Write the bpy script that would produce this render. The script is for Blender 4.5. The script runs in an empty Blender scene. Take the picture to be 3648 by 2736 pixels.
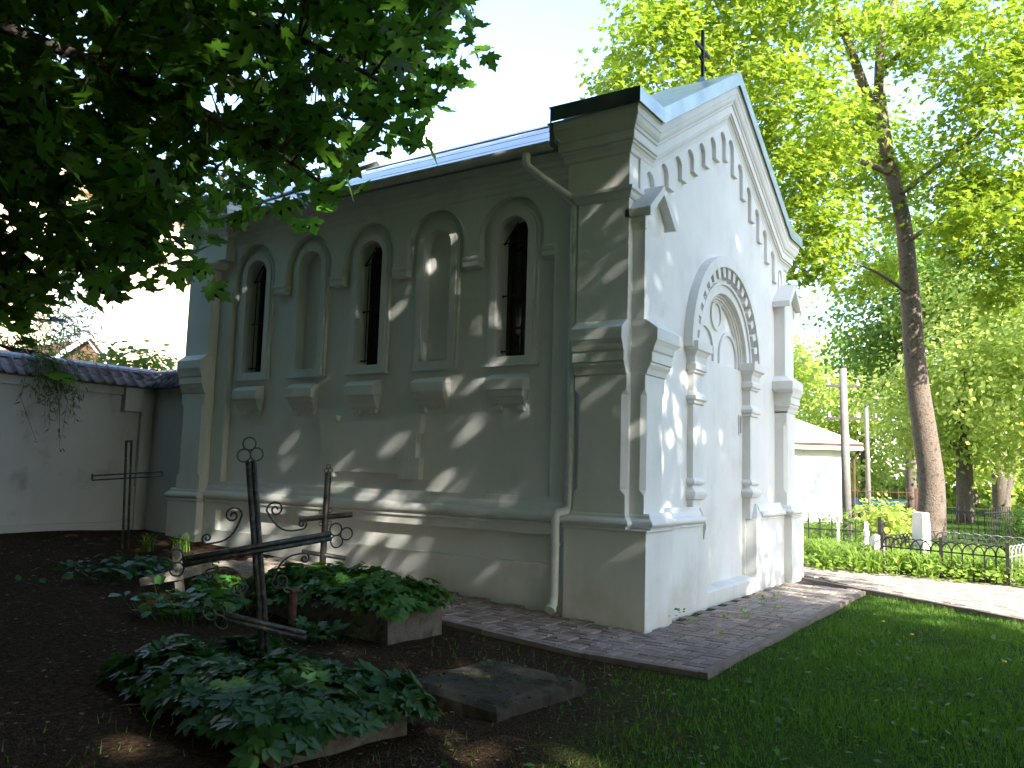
import bpy, bmesh, math, random
import numpy as np
from mathutils import Vector, Matrix
from mathutils.geometry import tessellate_polygon
random.seed(7); RNG = np.random.default_rng(11)
S = bpy.context.scene
COL = S.collection

# ------------------------------------------------------------------ camera, sky, sun, exposure
cam = bpy.data.cameras.new('camera'); cam_o = bpy.data.objects.new('camera', cam); COL.objects.link(cam_o)
CAM = Vector((-7.425, -3.3655, 1.5))
FWD = Vector((.82731, .55181, .10519)); RGT = Vector((.55209, -.83328, .02905)); UPV = Vector((-.10368, -.03404, .99403))
R3 = Matrix((RGT, UPV, -FWD)).transposed()
cam_o.matrix_world = Matrix.Translation(CAM) @ R3.to_4x4()
cam.sensor_width = 17.3; cam.lens = 14.03; cam.clip_end = 900; cam.clip_start = .05
S.camera = cam_o
S.render.resolution_x = 1024; S.render.resolution_y = 768
SUN = Vector((-.45, -1, .68)).normalized()
w = bpy.data.worlds.new('World'); S.world = w; w.use_nodes = True
wn = w.node_tree.nodes; wl = w.node_tree.links
sky = wn.new('ShaderNodeTexSky'); sky.sky_type = 'NISHITA'; sky.sun_disc = False
sky.sun_elevation = math.asin(SUN.z); sky.sun_rotation = math.atan2(SUN.x, SUN.y)
sky.dust_density = 1.0; sky.air_density = 1.0; sky.ozone_density = 1.0
wn['Background'].inputs[1].default_value = .12
wl.new(sky.outputs[0], wn['Background'].inputs[0])
sl = bpy.data.lights.new('sun', 'SUN'); sl.energy = 3.6; sl.angle = math.radians(.65); sl.color = (1, .93, .82)
so = bpy.data.objects.new('sun', sl); COL.objects.link(so)
so.rotation_euler = SUN.to_track_quat('Z', 'Y').to_euler(); so.location = (-20, -40, 30)
vs = S.view_settings; vs.view_transform = 'Standard'; vs.look = 'None'; vs.exposure = 2.7; vs.gamma = 1; vs.use_curve_mapping = False

# ------------------------------------------------------------------ helpers
class MB:
    def __init__(s): s.v = []; s.f = []
    def add(s, vs, fs):
        b = len(s.v); s.v += [tuple(p) for p in vs]; s.f += [tuple(i + b for i in q) for q in fs]; return s
    def box(s, x0, x1, y0, y1, z0, z1):
        return s.add([(x0,y0,z0),(x1,y0,z0),(x1,y1,z0),(x0,y1,z0),(x0,y0,z1),(x1,y0,z1),(x1,y1,z1),(x0,y1,z1)],
                     [(0,3,2,1),(4,5,6,7),(0,1,5,4),(1,2,6,5),(2,3,7,6),(3,0,4,7)])
    def loft(s, st, cap=True):
        n = len(st[0]); b = [p for q in st for p in q]; fs = []
        for i in range(len(st)-1):
            for j in range(n):
                k = (j+1) % n; fs.append((i*n+j, i*n+k, (i+1)*n+k, (i+1)*n+j))
        if cap: fs += [tuple(range(n))[::-1], tuple((len(st)-1)*n+j for j in range(n))]
        return s.add(b, fs)
    def plate(s, outer, holes, d0, d1, mp, back=True):
        loops = [outer] + list(holes)
        tri = tessellate_polygon([[Vector((u, v, 0)) for u, v in L] for L in loops])
        flat = [p for L in loops for p in L]; n = len(flat)
        vsx = [mp(u, v, d0) for u, v in flat] + [mp(u, v, d1) for u, v in flat]
        fs = [tuple(t) for t in tri]
        if back: fs += [tuple(i+n for i in t[::-1]) for t in tri]
        b = 0
        for L in loops:
            m = len(L)
            for i in range(m):
                j = (i+1) % m; fs.append((b+i, b+j, b+j+n, b+i+n))
            b += m
        return s.add(vsx, fs)
    def sweep(s, st, prof, closed=False, caps=True):
        m = len(prof); vsx = []
        for p, o, u in st:
            p = Vector(p); o = Vector(o); u = Vector(u)
            vsx += [p + o*a + u*b for a, b in prof]
        fs = []
        for i in range(len(st)-1):
            for j in range(m if closed else m-1):
                k = (j+1) % m; fs.append((i*m+j, i*m+k, (i+1)*m+k, (i+1)*m+j))
        if caps and m > 2: fs += [tuple(range(m)), tuple((len(st)-1)*m+j for j in range(m))[::-1]]
        return s.add(vsx, fs)
    def tube(s, pts, rad, n=8, cap=True):
        pts = [Vector(p) for p in pts]
        if not hasattr(rad, '__len__'): rad = [rad]*len(pts)
        t0 = (pts[1]-pts[0]).normalized()
        a = t0.orthogonal().normalized(); st = []
        for i, p in enumerate(pts):
            t = (pts[min(i+1, len(pts)-1)] - pts[max(i-1, 0)]).normalized()
            a = (a - t*a.dot(t)).normalized(); b = t.cross(a)
            st.append([p + (a*math.cos(q) + b*math.sin(q))*rad[i] for q in [2*math.pi*j/n for j in range(n)]])
        return s.loft(st, cap)
    def build(s, name, mat, parent=None, smooth=False, normals=True):
        me = bpy.data.meshes.new(name); me.from_pydata(s.v, [], s.f); me.update()
        if normals:
            bm = bmesh.new(); bm.from_mesh(me); bmesh.ops.recalc_face_normals(bm, faces=bm.faces); bm.to_mesh(me); bm.free()
        if smooth:
            me.polygons.foreach_set('use_smooth', [True]*len(me.polygons))
        return link(name, me, mat, parent)
def link(name, me, mat=None, parent=None):
    if mat and not me.materials: me.materials.append(mat)
    o = bpy.data.objects.new(name, me); COL.objects.link(o)
    if parent: o.parent = parent
    return o
def tag(o, label=None, cat=None, group=None, kind=None):
    for k, v in (('label', label), ('category', cat), ('group', group), ('kind', kind)):
        if v: o[k] = v
    return o
def thing(name, label, cat, loc=(0,0,0), rz=0, group=None):
    o = bpy.data.objects.new(name, None); COL.objects.link(o); o.location = loc; o.rotation_euler = (0, 0, rz)
    o.empty_display_size = .1
    return tag(o, label, cat, group)
def tri_mesh(name, V, F):
    me = bpy.data.meshes.new(name); n = len(F)
    me.vertices.add(len(V)); me.vertices.foreach_set('co', np.asarray(V, dtype=np.float32).ravel())
    me.loops.add(3*n); me.loops.foreach_set('vertex_index', np.asarray(F, dtype=np.int32).ravel())
    me.polygons.add(n); me.polygons.foreach_set('loop_start', np.arange(0, 3*n, 3, dtype=np.int32))
    me.update(calc_edges=True); return me
def arc(cx, cz, r, a0, a1, n):
    return [(cx + r*math.cos(math.radians(a0+(a1-a0)*i/n)), cz + r*math.sin(math.radians(a0+(a1-a0)*i/n))) for i in range(n+1)]
def arched(c, r, z0, zs, n=20):      # arch-headed opening, counterclockwise
    return [(c-r, z0), (c+r, z0)] + arc(c, zs, r, 0, 180, n)
def off(poly, o):                    # mitred offset of a counterclockwise plan polygon
    n = len(poly); out = []
    for i in range(n):
        p0, p, p1 = Vector(poly[i-1]), Vector(poly[i]), Vector(poly[(i+1) % n])
        d0 = (p-p0).normalized(); d1 = (p1-p).normalized(); n0 = Vector((d0.y, -d0.x)); n1 = Vector((d1.y, -d1.x))
        m = n0+n1; q = m / max(.2, m.dot(n0)); out.append((p.x+q.x*o, p.y+q.y*o))
    return out
def rect(x0, x1, y0, y1): return [(x0, y0), (x1, y0), (x1, y1), (x0, y1)]
def stack(poly, prof): return [[(x, y, z) for x, y in off(poly, o)] for o, z in prof]
SIDE = lambda u, v, d: (d, u, v)
FRNT = lambda u, v, d: (u, d, v)
def gz(x, y):
    t = min(max(y, 0), 8.6)*.06; k = min(max((11-x)/6, 0), 1); return t*k

# ------------------------------------------------------------------ materials
def nodes(name):
    m = bpy.data.materials.new(name); m.use_nodes = True; nt = m.node_tree
    return m, nt, nt.nodes['Principled BSDF']
def N(nt, t, **kw):
    n = nt.nodes.new(t)
    for k, v in kw.items():
        if k in n.inputs: n.inputs[k].default_value = v
        else: setattr(n, k, v)
    return n
def ramp(nt, src, stops):
    r = nt.nodes.new('ShaderNodeValToRGB'); e = r.color_ramp.elements
    while len(e) < len(stops): e.new(.5)
    for i, (p, c) in enumerate(stops): e[i].position = p; e[i].color = (*c, 1) if len(c) == 3 else c
    nt.links.new(src, r.inputs[0]); return r.outputs[0]
def surf(name, cols, scale=6, rough=.8, bump=.2, bscale=40, metal=0, spec=.3, bevel=0, dist=.01, objrand=0, islandrand=0):
    m, nt, b = nodes(name); geo = N(nt, 'ShaderNodeNewGeometry')
    nz = N(nt, 'ShaderNodeTexNoise', Scale=scale, Detail=8, Roughness=.6); nt.links.new(geo.outputs['Position'], nz.inputs['Vector'])
    k = len(cols); lo, hi = .32, .68
    c = ramp(nt, nz.outputs['Fac'], [(lo+(hi-lo)*i/max(1, k-1), q) for i, q in enumerate(cols)])
    if objrand or islandrand:
        src = N(nt, 'ShaderNodeObjectInfo').outputs['Random'] if objrand else geo.outputs['Random Per Island']
        mr = N(nt, 'ShaderNodeMapRange'); nt.links.new(src, mr.inputs[0]); a = objrand or islandrand
        mr.inputs[3].default_value = 1-a; mr.inputs[4].default_value = 1+a
        mx = N(nt, 'ShaderNodeVectorMath', operation='SCALE'); nt.links.new(c, mx.inputs[0]); nt.links.new(mr.outputs[0], mx.inputs['Scale']); c = mx.outputs[0]
    nt.links.new(c, b.inputs['Base Color'])
    b.inputs['Roughness'].default_value = rough; b.inputs['Metallic'].default_value = metal; b.inputs['Specular IOR Level'].default_value = spec
    if bump:
        n2 = N(nt, 'ShaderNodeTexNoise', Scale=bscale, Detail=6); nt.links.new(geo.outputs['Position'], n2.inputs['Vector'])
        bp = N(nt, 'ShaderNodeBump', Strength=bump, Distance=dist); nt.links.new(n2.outputs['Fac'], bp.inputs['Height'])
        if bevel:
            bv = N(nt, 'ShaderNodeBevel', samples=3); bv.inputs['Radius'].default_value = bevel; nt.links.new(bv.outputs[0], bp.inputs['Normal'])
        nt.links.new(bp.outputs[0], b.inputs['Normal'])
    return m
def leafmat(name, d0, d1, t0, rough=.45, mix=.5, spec=.25):
    m, nt, b = nodes(name); geo = N(nt, 'ShaderNodeNewGeometry'); out = nt.nodes['Material Output']
    nz = N(nt, 'ShaderNodeTexNoise', Scale=.9, Detail=3); nt.links.new(geo.outputs['Position'], nz.inputs['Vector'])
    ad = N(nt, 'ShaderNodeMath', operation='ADD'); mu = N(nt, 'ShaderNodeMath', operation='MULTIPLY'); mu.inputs[1].default_value = .6
    nt.links.new(geo.outputs['Random Per Island'], mu.inputs[0]); nt.links.new(mu.outputs[0], ad.inputs[0]); nt.links.new(nz.outputs['Fac'], ad.inputs[1])
    c = ramp(nt, ad.outputs[0], [(.35, d0), (1.0, d1)]); nt.links.new(c, b.inputs['Base Color'])
    b.inputs['Roughness'].default_value = rough; b.inputs['Specular IOR Level'].default_value = spec
    tr = N(nt, 'ShaderNodeBsdfTranslucent'); mt = N(nt, 'ShaderNodeMix', data_type='RGBA', blend_type='MULTIPLY'); mt.inputs[0].default_value = 1
    c2 = ramp(nt, ad.outputs[0], [(.35, tuple(q*.75 for q in t0)), (1.0, tuple(min(1, q*1.2) for q in t0))]); nt.links.new(c2, tr.inputs['Color'])
    ms = N(nt, 'ShaderNodeMixShader'); ms.inputs[0].default_value = mix
    nt.links.new(b.outputs[0], ms.inputs[1]); nt.links.new(tr.outputs[0], ms.inputs[2]); nt.links.new(ms.outputs[0], out.inputs['Surface'])
    nt.nodes.remove(mt); return m
def plaster(name, base, dirt):
    m, nt, b = nodes(name); geo = N(nt, 'ShaderNodeNewGeometry')
    sep = N(nt, 'ShaderNodeSeparateXYZ'); nt.links.new(geo.outputs['Position'], sep.inputs[0])
    n1 = N(nt, 'ShaderNodeTexNoise', Scale=1.3, Detail=9, Roughness=.62); n2 = N(nt, 'ShaderNodeTexNoise', Scale=60, Detail=4)
    mp = N(nt, 'ShaderNodeMapping'); mp.inputs['Scale'].default_value = (5, 5, .35)      # rain streaks
    nt.links.new(geo.outputs['Position'], mp.inputs[0]); n3 = N(nt, 'ShaderNodeTexNoise', Scale=1.0, Detail=6); nt.links.new(mp.outputs[0], n3.inputs['Vector'])
    for n in (n1, n2): nt.links.new(geo.outputs['Position'], n.inputs['Vector'])
    lo = N(nt, 'ShaderNodeMapRange'); lo.inputs[1].default_value = 0; lo.inputs[2].default_value = .55; lo.inputs[3].default_value = .34; lo.inputs[4].default_value = 0
    nt.links.new(sep.outputs[2], lo.inputs[0])
    a = N(nt, 'ShaderNodeMath', operation='ADD'); nt.links.new(n1.outputs['Fac'], a.inputs[0]); nt.links.new(lo.outputs[0], a.inputs[1])
    a2 = N(nt, 'ShaderNodeMath', operation='MULTIPLY_ADD'); nt.links.new(n3.outputs['Fac'], a2.inputs[0]); a2.inputs[1].default_value = .35; nt.links.new(a.outputs[0], a2.inputs[2])
    c = ramp(nt, a2.outputs[0], [(.5, base), (.74, tuple(q*.93 for q in base)), (1.0, dirt)]); nt.links.new(c, b.inputs['Base Color'])
    b.inputs['Roughness'].default_value = .85; b.inputs['Specular IOR Level'].default_value = .2
    bv = N(nt, 'ShaderNodeBevel', samples=3); bv.inputs['Radius'].default_value = .012
    n4 = N(nt, 'ShaderNodeTexNoise', Scale=5, Detail=3); nt.links.new(geo.outputs['Position'], n4.inputs['Vector'])
    b0 = N(nt, 'ShaderNodeBump', Strength=.25, Distance=.02); nt.links.new(n4.outputs['Fac'], b0.inputs['Height']); nt.links.new(bv.outputs[0], b0.inputs['Normal'])
    bp = N(nt, 'ShaderNodeBump', Strength=.15, Distance=.004); nt.links.new(n2.outputs['Fac'], bp.inputs['Height']); nt.links.new(b0.outputs[0], bp.inputs['Normal'])
    nt.links.new(bp.outputs[0], b.inputs['Normal']); return m
PL = plaster('chapel_plaster', (.74, .75, .735), (.56, .56, .52))
PLW = plaster('old_wall_plaster', (.44, .46, .475), (.2, .2, .185))
ZINC = surf('galvanised_sheet', [(.34,.38,.38),(.52,.56,.55)], 3, .34, .12, 9, .75, .5)
ZDARK = surf('shade_dark_sheet', [(.06,.085,.085),(.10,.13,.13)], 4, .4, .1, 12, .2, .5)  # same metal as the coping, its shaded side darkened in the colour
ROOFM = surf('weathered_roof_sheet', [(.30,.33,.36),(.50,.54,.58),(.38,.41,.45)], 2.2, .35, .2, 8, .35, .5, objrand=.25)
PIPE = surf('painted_pipe', [(.50,.52,.49),(.62,.63,.60)], 9, .5, .08, 30)
GLASS = surf('dark_window_glass', [(.006,.006,.007),(.012,.011,.012)], 2, .06, 0, spec=.6)
WOODB = surf('brown_window_wood', [(.035,.016,.010),(.06,.028,.016)], 12, .6, .2, 60)
IRON = surf('black_iron', [(.012,.012,.012),(.03,.026,.022)], 20, .55, .3, 90, .3, .5)
CROSSM = surf('dark_painted_iron', [(.012,.016,.014),(.03,.035,.03),(.11,.10,.085)], 26, .5, .5, 120, .25, .5)
RUST = surf('rusty_iron', [(.05,.025,.018),(.13,.055,.035)], 18, .8, .5, 90, .1)
SILV = surf('grey_painted_iron', [(.12,.12,.115),(.30,.30,.28),(.05,.045,.04)], 22, .6, .3, 90, .1)
WOODG = surf('weathered_grey_wood', [(.11,.10,.085),(.30,.28,.25),(.20,.18,.15)], 14, .9, .5, 90)
TILE = surf('dark_glazed_tile', [(.13,.12,.17),(.22,.205,.28)], 5, .4, .15, 40, 0, .5, objrand=.25)
PAVE = surf('concrete_paver', [(.17,.125,.106),(.25,.192,.166),(.205,.168,.15)], 7, .85, .4, 90, objrand=.22, bevel=.006)
PAVE2 = surf('concrete_paver_far', [(.20,.16,.135),(.30,.25,.215),(.25,.215,.19)], 7, .85, .4, 90, islandrand=.22)
KERB = surf('concrete_kerb', [(.15,.115,.10),(.22,.175,.155)], 5, .9, .4, 60, objrand=.1, bevel=.008)
STONE = surf('old_grave_stone', [(.055,.05,.038),(.12,.105,.085),(.04,.042,.028)], 7, .95, .6, 45, bevel=.012)
SLABM = surf('mossy_grave_slab', [(.018,.018,.010),(.052,.046,.036),(.027,.023,.016)], 4.5, .95, .6, 50, spec=.1, bevel=.012)
MARBLE = surf('pale_grave_stone', [(.55,.52,.50),(.72,.70,.67)], 4, .7, .2, 40)
WHITEP = surf('white_paint', [(.72,.72,.70),(.8,.8,.78)], 5, .6, .1, 40)
CHURCHP = surf('church_wall', [(.62,.50,.36),(.74,.64,.50)], .4, .9, .1, 10)
CHURCHO = surf('church_ochre', [(.62,.45,.30),(.72,.56,.40)], .7, .9, .1, 10)
BRICKR = surf('brown_roof', [(.06,.032,.022),(.11,.06,.042)], 3, .9, .4, 20)
SHEET = surf('pale_house_roof', [(.55,.53,.51),(.68,.66,.64)], 2, .5, .1, 10)
BLUEP = surf('blue_paint', [(.05,.25,.60),(.08,.32,.70)], 3, .6, .1, 10)
CONC = surf('grey_concrete_pole', [(.13,.12,.115),(.20,.19,.18)], 3, .9, .3, 30)
SOIL = None
BARK = surf('maple_bark', [(.045,.038,.032),(.12,.10,.085),(.07,.06,.05)], 9, .95, .9, 32, dist=.03)
BARKL = surf('brown_trunk_bark', [(.06,.045,.036),(.15,.118,.095),(.09,.07,.057)], 9, .95, .9, 30, dist=.03)
TWIG = surf('twig_bark', [(.03,.026,.02),(.06,.05,.04)], 14, .9, .3, 60)
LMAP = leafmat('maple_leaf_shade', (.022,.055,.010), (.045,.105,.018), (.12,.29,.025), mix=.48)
LSUN = leafmat('maple_leaf_sun', (.10,.155,.011), (.20,.26,.025), (.32,.46,.032), mix=.45)  # lighter copy of the maple leaf, sunlight put into the colour
LFAR = leafmat('far_leaf', (.21,.27,.05), (.30,.35,.09), (.58,.70,.17), mix=.55)  # pale colour stands in for glare and haze over far foliage
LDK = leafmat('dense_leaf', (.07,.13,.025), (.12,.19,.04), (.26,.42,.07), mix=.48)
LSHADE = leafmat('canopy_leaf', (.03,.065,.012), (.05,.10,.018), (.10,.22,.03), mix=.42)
LBED = leafmat('bed_leaf', (.018,.055,.014), (.035,.095,.024), (.05,.16,.02), rough=.45, mix=.25, spec=.32)
LBED2 = leafmat('bed_leaf_light', (.03,.09,.012), (.05,.14,.02), (.10,.26,.02), rough=.42, mix=.3, spec=.35)
LBLADE = leafmat('lily_leaf', (.13,.22,.03), (.22,.32,.06), (.34,.5,.08), mix=.42)
GRASSM = leafmat('grass_blade', (.056,.125,.014), (.10,.195,.026), (.14,.31,.025), rough=.6, mix=.35)
LWIL = leafmat('willow_leaf', (.06,.10,.025), (.09,.14,.04), (.17,.28,.06), mix=.45)

def ground_mat():
    m, nt, b = nodes('ground_soil_and_turf'); geo = N(nt, 'ShaderNodeNewGeometry'); L = nt.links.new
    sep = N(nt, 'ShaderNodeSeparateXYZ'); L(geo.outputs['Position'], sep.inputs[0])
    n1 = N(nt, 'ShaderNodeTexNoise', Scale=1.1, Detail=8, Roughness=.65); n2 = N(nt, 'ShaderNodeTexNoise', Scale=28, Detail=8, Roughness=.7); n3 = N(nt, 'ShaderNodeTexVoronoi', Scale=70)
    for n in (n1, n2, n3): L(geo.outputs['Position'], n.inputs['Vector'])
    soil = ramp(nt, n2.outputs['Fac'], [(.3, (.014,.009,.005)), (.5, (.038,.025,.015)), (.7, (.08,.055,.036))])
    turf = ramp(nt, n2.outputs['Fac'], [(.3, (.02,.035,.008)), (.55, (.045,.085,.015)), (.75, (.075,.10,.03))])
    # turf grows south-east of the line y = .39 x + .31
    a = N(nt, 'ShaderNodeMath', operation='MULTIPLY_ADD'); L(sep.outputs[0], a.inputs[0]); a.inputs[1].default_value = .39; a.inputs[2].default_value = .25
    d = N(nt, 'ShaderNodeMath', operation='SUBTRACT'); L(a.outputs[0], d.inputs[0]); L(sep.outputs[1], d.inputs[1])
    e = N(nt, 'ShaderNodeMath', operation='MULTIPLY_ADD'); L(n1.outputs['Fac'], e.inputs[0]); e.inputs[1].default_value = 2.6; L(d.outputs[0], e.inputs[2])
    k = N(nt, 'ShaderNodeMapRange'); k.inputs[1].default_value = 1.1; k.inputs[2].default_value = 2.2; L(e.outputs[0], k.inputs[0])
    mx = N(nt, 'ShaderNodeMix', data_type='RGBA'); L(k.outputs[0], mx.inputs[0]); L(soil, mx.inputs[6]); L(turf, mx.inputs[7]); L(mx.outputs[2], b.inputs['Base Color'])
    b.inputs['Roughness'].default_value = 1; b.inputs['Specular IOR Level'].default_value = .02
    ad = N(nt, 'ShaderNodeMath', operation='ADD'); L(n2.outputs['Fac'], ad.inputs[0]); L(n3.outputs['Distance'], ad.inputs[1])
    bp = N(nt, 'ShaderNodeBump', Strength=.8, Distance=.02); L(ad.outputs[0], bp.inputs['Height']); L(bp.outputs[0], b.inputs['Normal']); return m

# ------------------------------------------------------------------ ground
def axis(lo, hi, n): return list(np.linspace(lo, hi, n))
gx = [-300,-150,-80,-45,-28,-18] + axis(-13, 14, 90) + [17,21,27,36,50,80,150,300]
gy = [-300,-150,-80,-45,-28,-18] + axis(-12, 11, 80) + [13,17,24,36,60,110,300]
mb = MB()
for y in gy:
    for x in gx:
        near = 1 if -13 < x < 14 and -12 < y < 11 else 0
        onp = (-1.35 < x < 6.5 and -1.2 < y < 6) or x > 4
        b = 0 if onp or not near else .022*math.sin(x*2.1+1.3*math.sin(y*1.7))*math.cos(y*1.9+.6*x)
        mb.v.append((x, y, gz(x, y) - .012 + b))
nx = len(gx)
for j in range(len(gy)-1):
    for i in range(nx-1): mb.f.append((j*nx+i, j*nx+i+1, (j+1)*nx+i+1, (j+1)*nx+i))
tag(mb.build('ground', ground_mat(), smooth=True, normals=False), kind='structure')

# ------------------------------------------------------------------ pavement round the chapel: basket-weave pavers, kerbs
pav = MB()
pav.plate([(-1.15,-.99),(5.2,-.99),(6.6,.0),(5.7,.02),(-1.15,.02)], [], .004, -.02, lambda u, v, d: (u, v, d))
pav.plate([(-1.15,.0205),(.05,.0205),(.05,5.2),(-1.15,5.2)], [], .004, -.02, lambda u, v, d: (u, v, gz(u, v)+d))
BED = surf('paver_bed_sand', [(.03,.025,.02),(.07,.055,.045)], 20, .95, .5, 60)
pavement = tag(pav.build('pavement', BED), kind='structure')
P = .2155; slots = []
def on_pave(x, y):
    if -1.16 < x < 0.02 and -.985 < y < 5.1: return True
    return -1.16 < x < 5.0 and -.985 < y < .02
ci = 0
for i in range(-8, 32):
    for j in range(-6, 26):
        cx, cy = i*P + .06, j*P - .02
        for h in (-.25, .25):
            dx, dy = (h*P, 0) if (i+j) % 2 else (0, h*P)
            if on_pave(cx+dx, cy+dy) and on_pave(cx+dx*1.6, cy+dy*1.6): slots.append((cx+dx, cy+dy, (i+j) % 2))
slots.sort(key=lambda s: (s[0]-CAM.x)**2+(s[1]-CAM.y)**2)
def paver_mesh():
    b = MB(); l, wd, c = P*.945, P*.442, .007
    b.loft([[(-l/2,-wd/2,-.05),(l/2,-wd/2,-.05),(l/2,wd/2,-.05),(-l/2,wd/2,-.05)],
            [(-l/2,-wd/2,-c),(l/2,-wd/2,-c),(l/2,wd/2,-c),(-l/2,wd/2,-c)],
            [(-l/2+c,-wd/2+c,0),(l/2-c,-wd/2+c,0),(l/2-c,wd/2-c,0),(-l/2+c,wd/2-c,0)]])
    return b
pb = paver_mesh(); pm = None; rest = MB()
for q, (x, y, o) in enumerate(slots):
    z = gz(x, y) + .028 + random.uniform(-.003, .003); a = (math.pi/2 if o else 0) + random.uniform(-.012, .012)
    tl = (random.uniform(-.012, .012) + .06*(y > 0), random.uniform(-.012, .012))
    if q < 300:
        if pm is None: ob = pb.build('paver', PAVE, pavement); pm = ob.data
        else: ob = link('paver', pm, None, pavement)
        ob.location = (x, y, z); ob.rotation_euler = (tl[0], tl[1], a)
    else:
        M = Matrix.Translation((x, y, z)) @ Matrix.Rotation(tl[0], 4, 'X') @ Matrix.Rotation(a, 4, 'Z')
        rest.add([M @ Vector(v) for v in pb.v], pb.f)
tag(rest.build('paver_rest', PAVE2, pavement), kind='stuff')
def kerb(x0, y0, x1, y1):
    L = math.hypot(x1-x0, y1-y0); n = max(1, round(L/1.0)); a = math.atan2(y1-y0, x1-x0)
    for i in range(n):
        t0, t1 = i/n, (i+1)/n; l = L/n-.008
        b = MB().box(-l/2, l/2, -.035, .035, -.16, .034 + random.uniform(-.006, .006))
        o = b.build('kerb_stone', KERB, pavement); xm, ym = x0+(x1-x0)*(t0+t1)/2, y0+(y1-y0)*(t0+t1)/2
        o.location = (xm, ym, gz(xm, ym)); o.rotation_euler = (0, -math.atan2(gz(x1, y1)-gz(x0, y0), L), a + random.uniform(-.006, .006))
kerb(-1.175, 0, -1.175, 5.1); kerb(-1.175, -.99, -1.175, -.004); kerb(-1.21, -1.03, 4.75, -1.03)
# the diagonal path beyond the lawn
PD = Vector((-.58, -.815)); PN = Vector((.815, -.58)); P0 = Vector((5.0, -1.03)); PW = 2.65
pa = MB(); quad = [P0 + PD*-9, P0 + PD*14, P0 + PD*14 + PN*PW, P0 + PD*-9 + PN*PW]
pa.plate([(q.x, q.y) for q in quad], [], .006, -.02, lambda u, v, d: (u, v, d))
path = tag(pa.build('path', BED), kind='structure')
rp = MB(); rr = random.Random(3)
hb = paver_mesh()
for i in range(-30, 48):
    for j in range(int(PW/P)+1):
        for h in (-.25, .25):
            o = (i+j) % 2; du, dv = (h*P, 0) if o else (0, h*P)
            p = P0 + PD*(i*P+du) + PN*(j*P+.1+dv)
            if p.x < 6.1 and p.y > -.9 and p.x < 5.0+(p.y+1.0)*1.4: continue
            M = Matrix.Translation((p.x, p.y, .026+rr.uniform(-.003,.003))) @ Matrix.Rotation(math.atan2(PD.y, PD.x) + (math.pi/2 if o else 0), 4, 'Z')
            rp.add([M @ Vector(v) for v in hb.v], hb.f)
tag(rp.build('paver_field', PAVE2, path), kind='stuff')
for side, wd in ((0, -.05), (PW, .05)):
    for i in range(-8, 13):
        a = P0 + PD*i + PN*(side+wd); b = P0 + PD*(i+.99) + PN*(side+wd)
        o = MB().box(-.495, .495, -.04, .04, -.15, .045).build('kerb_stone', KERB, path)
        m = (a+b)/2; o.location = (m.x, m.y, 0); o.rotation_euler = (0, 0, math.atan2(PD.y, PD.x))

# ------------------------------------------------------------------ the chapel
ch = thing('chapel', 'whitewashed gabled chapel with arched side windows and walled-up doorway', 'chapel')
MX = 5.76
def part(name, mb, mat=None, par=None, smooth=False): return mb.build(name, mat or PL, par or ch, smooth)
WC = [1.775 + 1.094*i for i in range(5)]; ZS = 4.19
# side wall with the arcaded recess
def arcade(r, gap0, gap1):
    pts = [(gap0, 1.247), (gap1, 1.247), (gap1, 3.93)]
    for c in reversed(WC):
        pts += [(c+r, 3.93)] + arc(c, ZS, r, 0, 180, 22) + [(c-r, 3.93)]
    return pts + [(gap0, 3.93)]
wall = MB().plate([(.26, .9), (7.3, .9), (7.3, 5.02), (.26, 5.02)], [arcade(.43, 1.19, 6.62)], .17, .265, SIDE)
part('side_wall', wall)
pb2 = MB().plate([(1.0, 1.1), (6.8, 1.1), (6.8, 4.9), (1.0, 4.9)], [arched(c, .205, 2.79, ZS) for c in WC], .262, .52, SIDE)
part('recessed_panel', pb2)
part('side_wall', MB().box(5.50, 5.59, .26, 7.3, .0, 5.02))
part('back_wall', MB().plate([(.2,0),(5.56,0),(5.56,5.0),(2.88,6.5),(.2,5.0)], [], 7.2, 7.3, FRNT))
part('light_block_sheet', MB().box(.56, .60, .6, 7.1, .2, 5.0), GLASS)  # added dark sheet behind the windows, keeps light from leaking through
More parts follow.
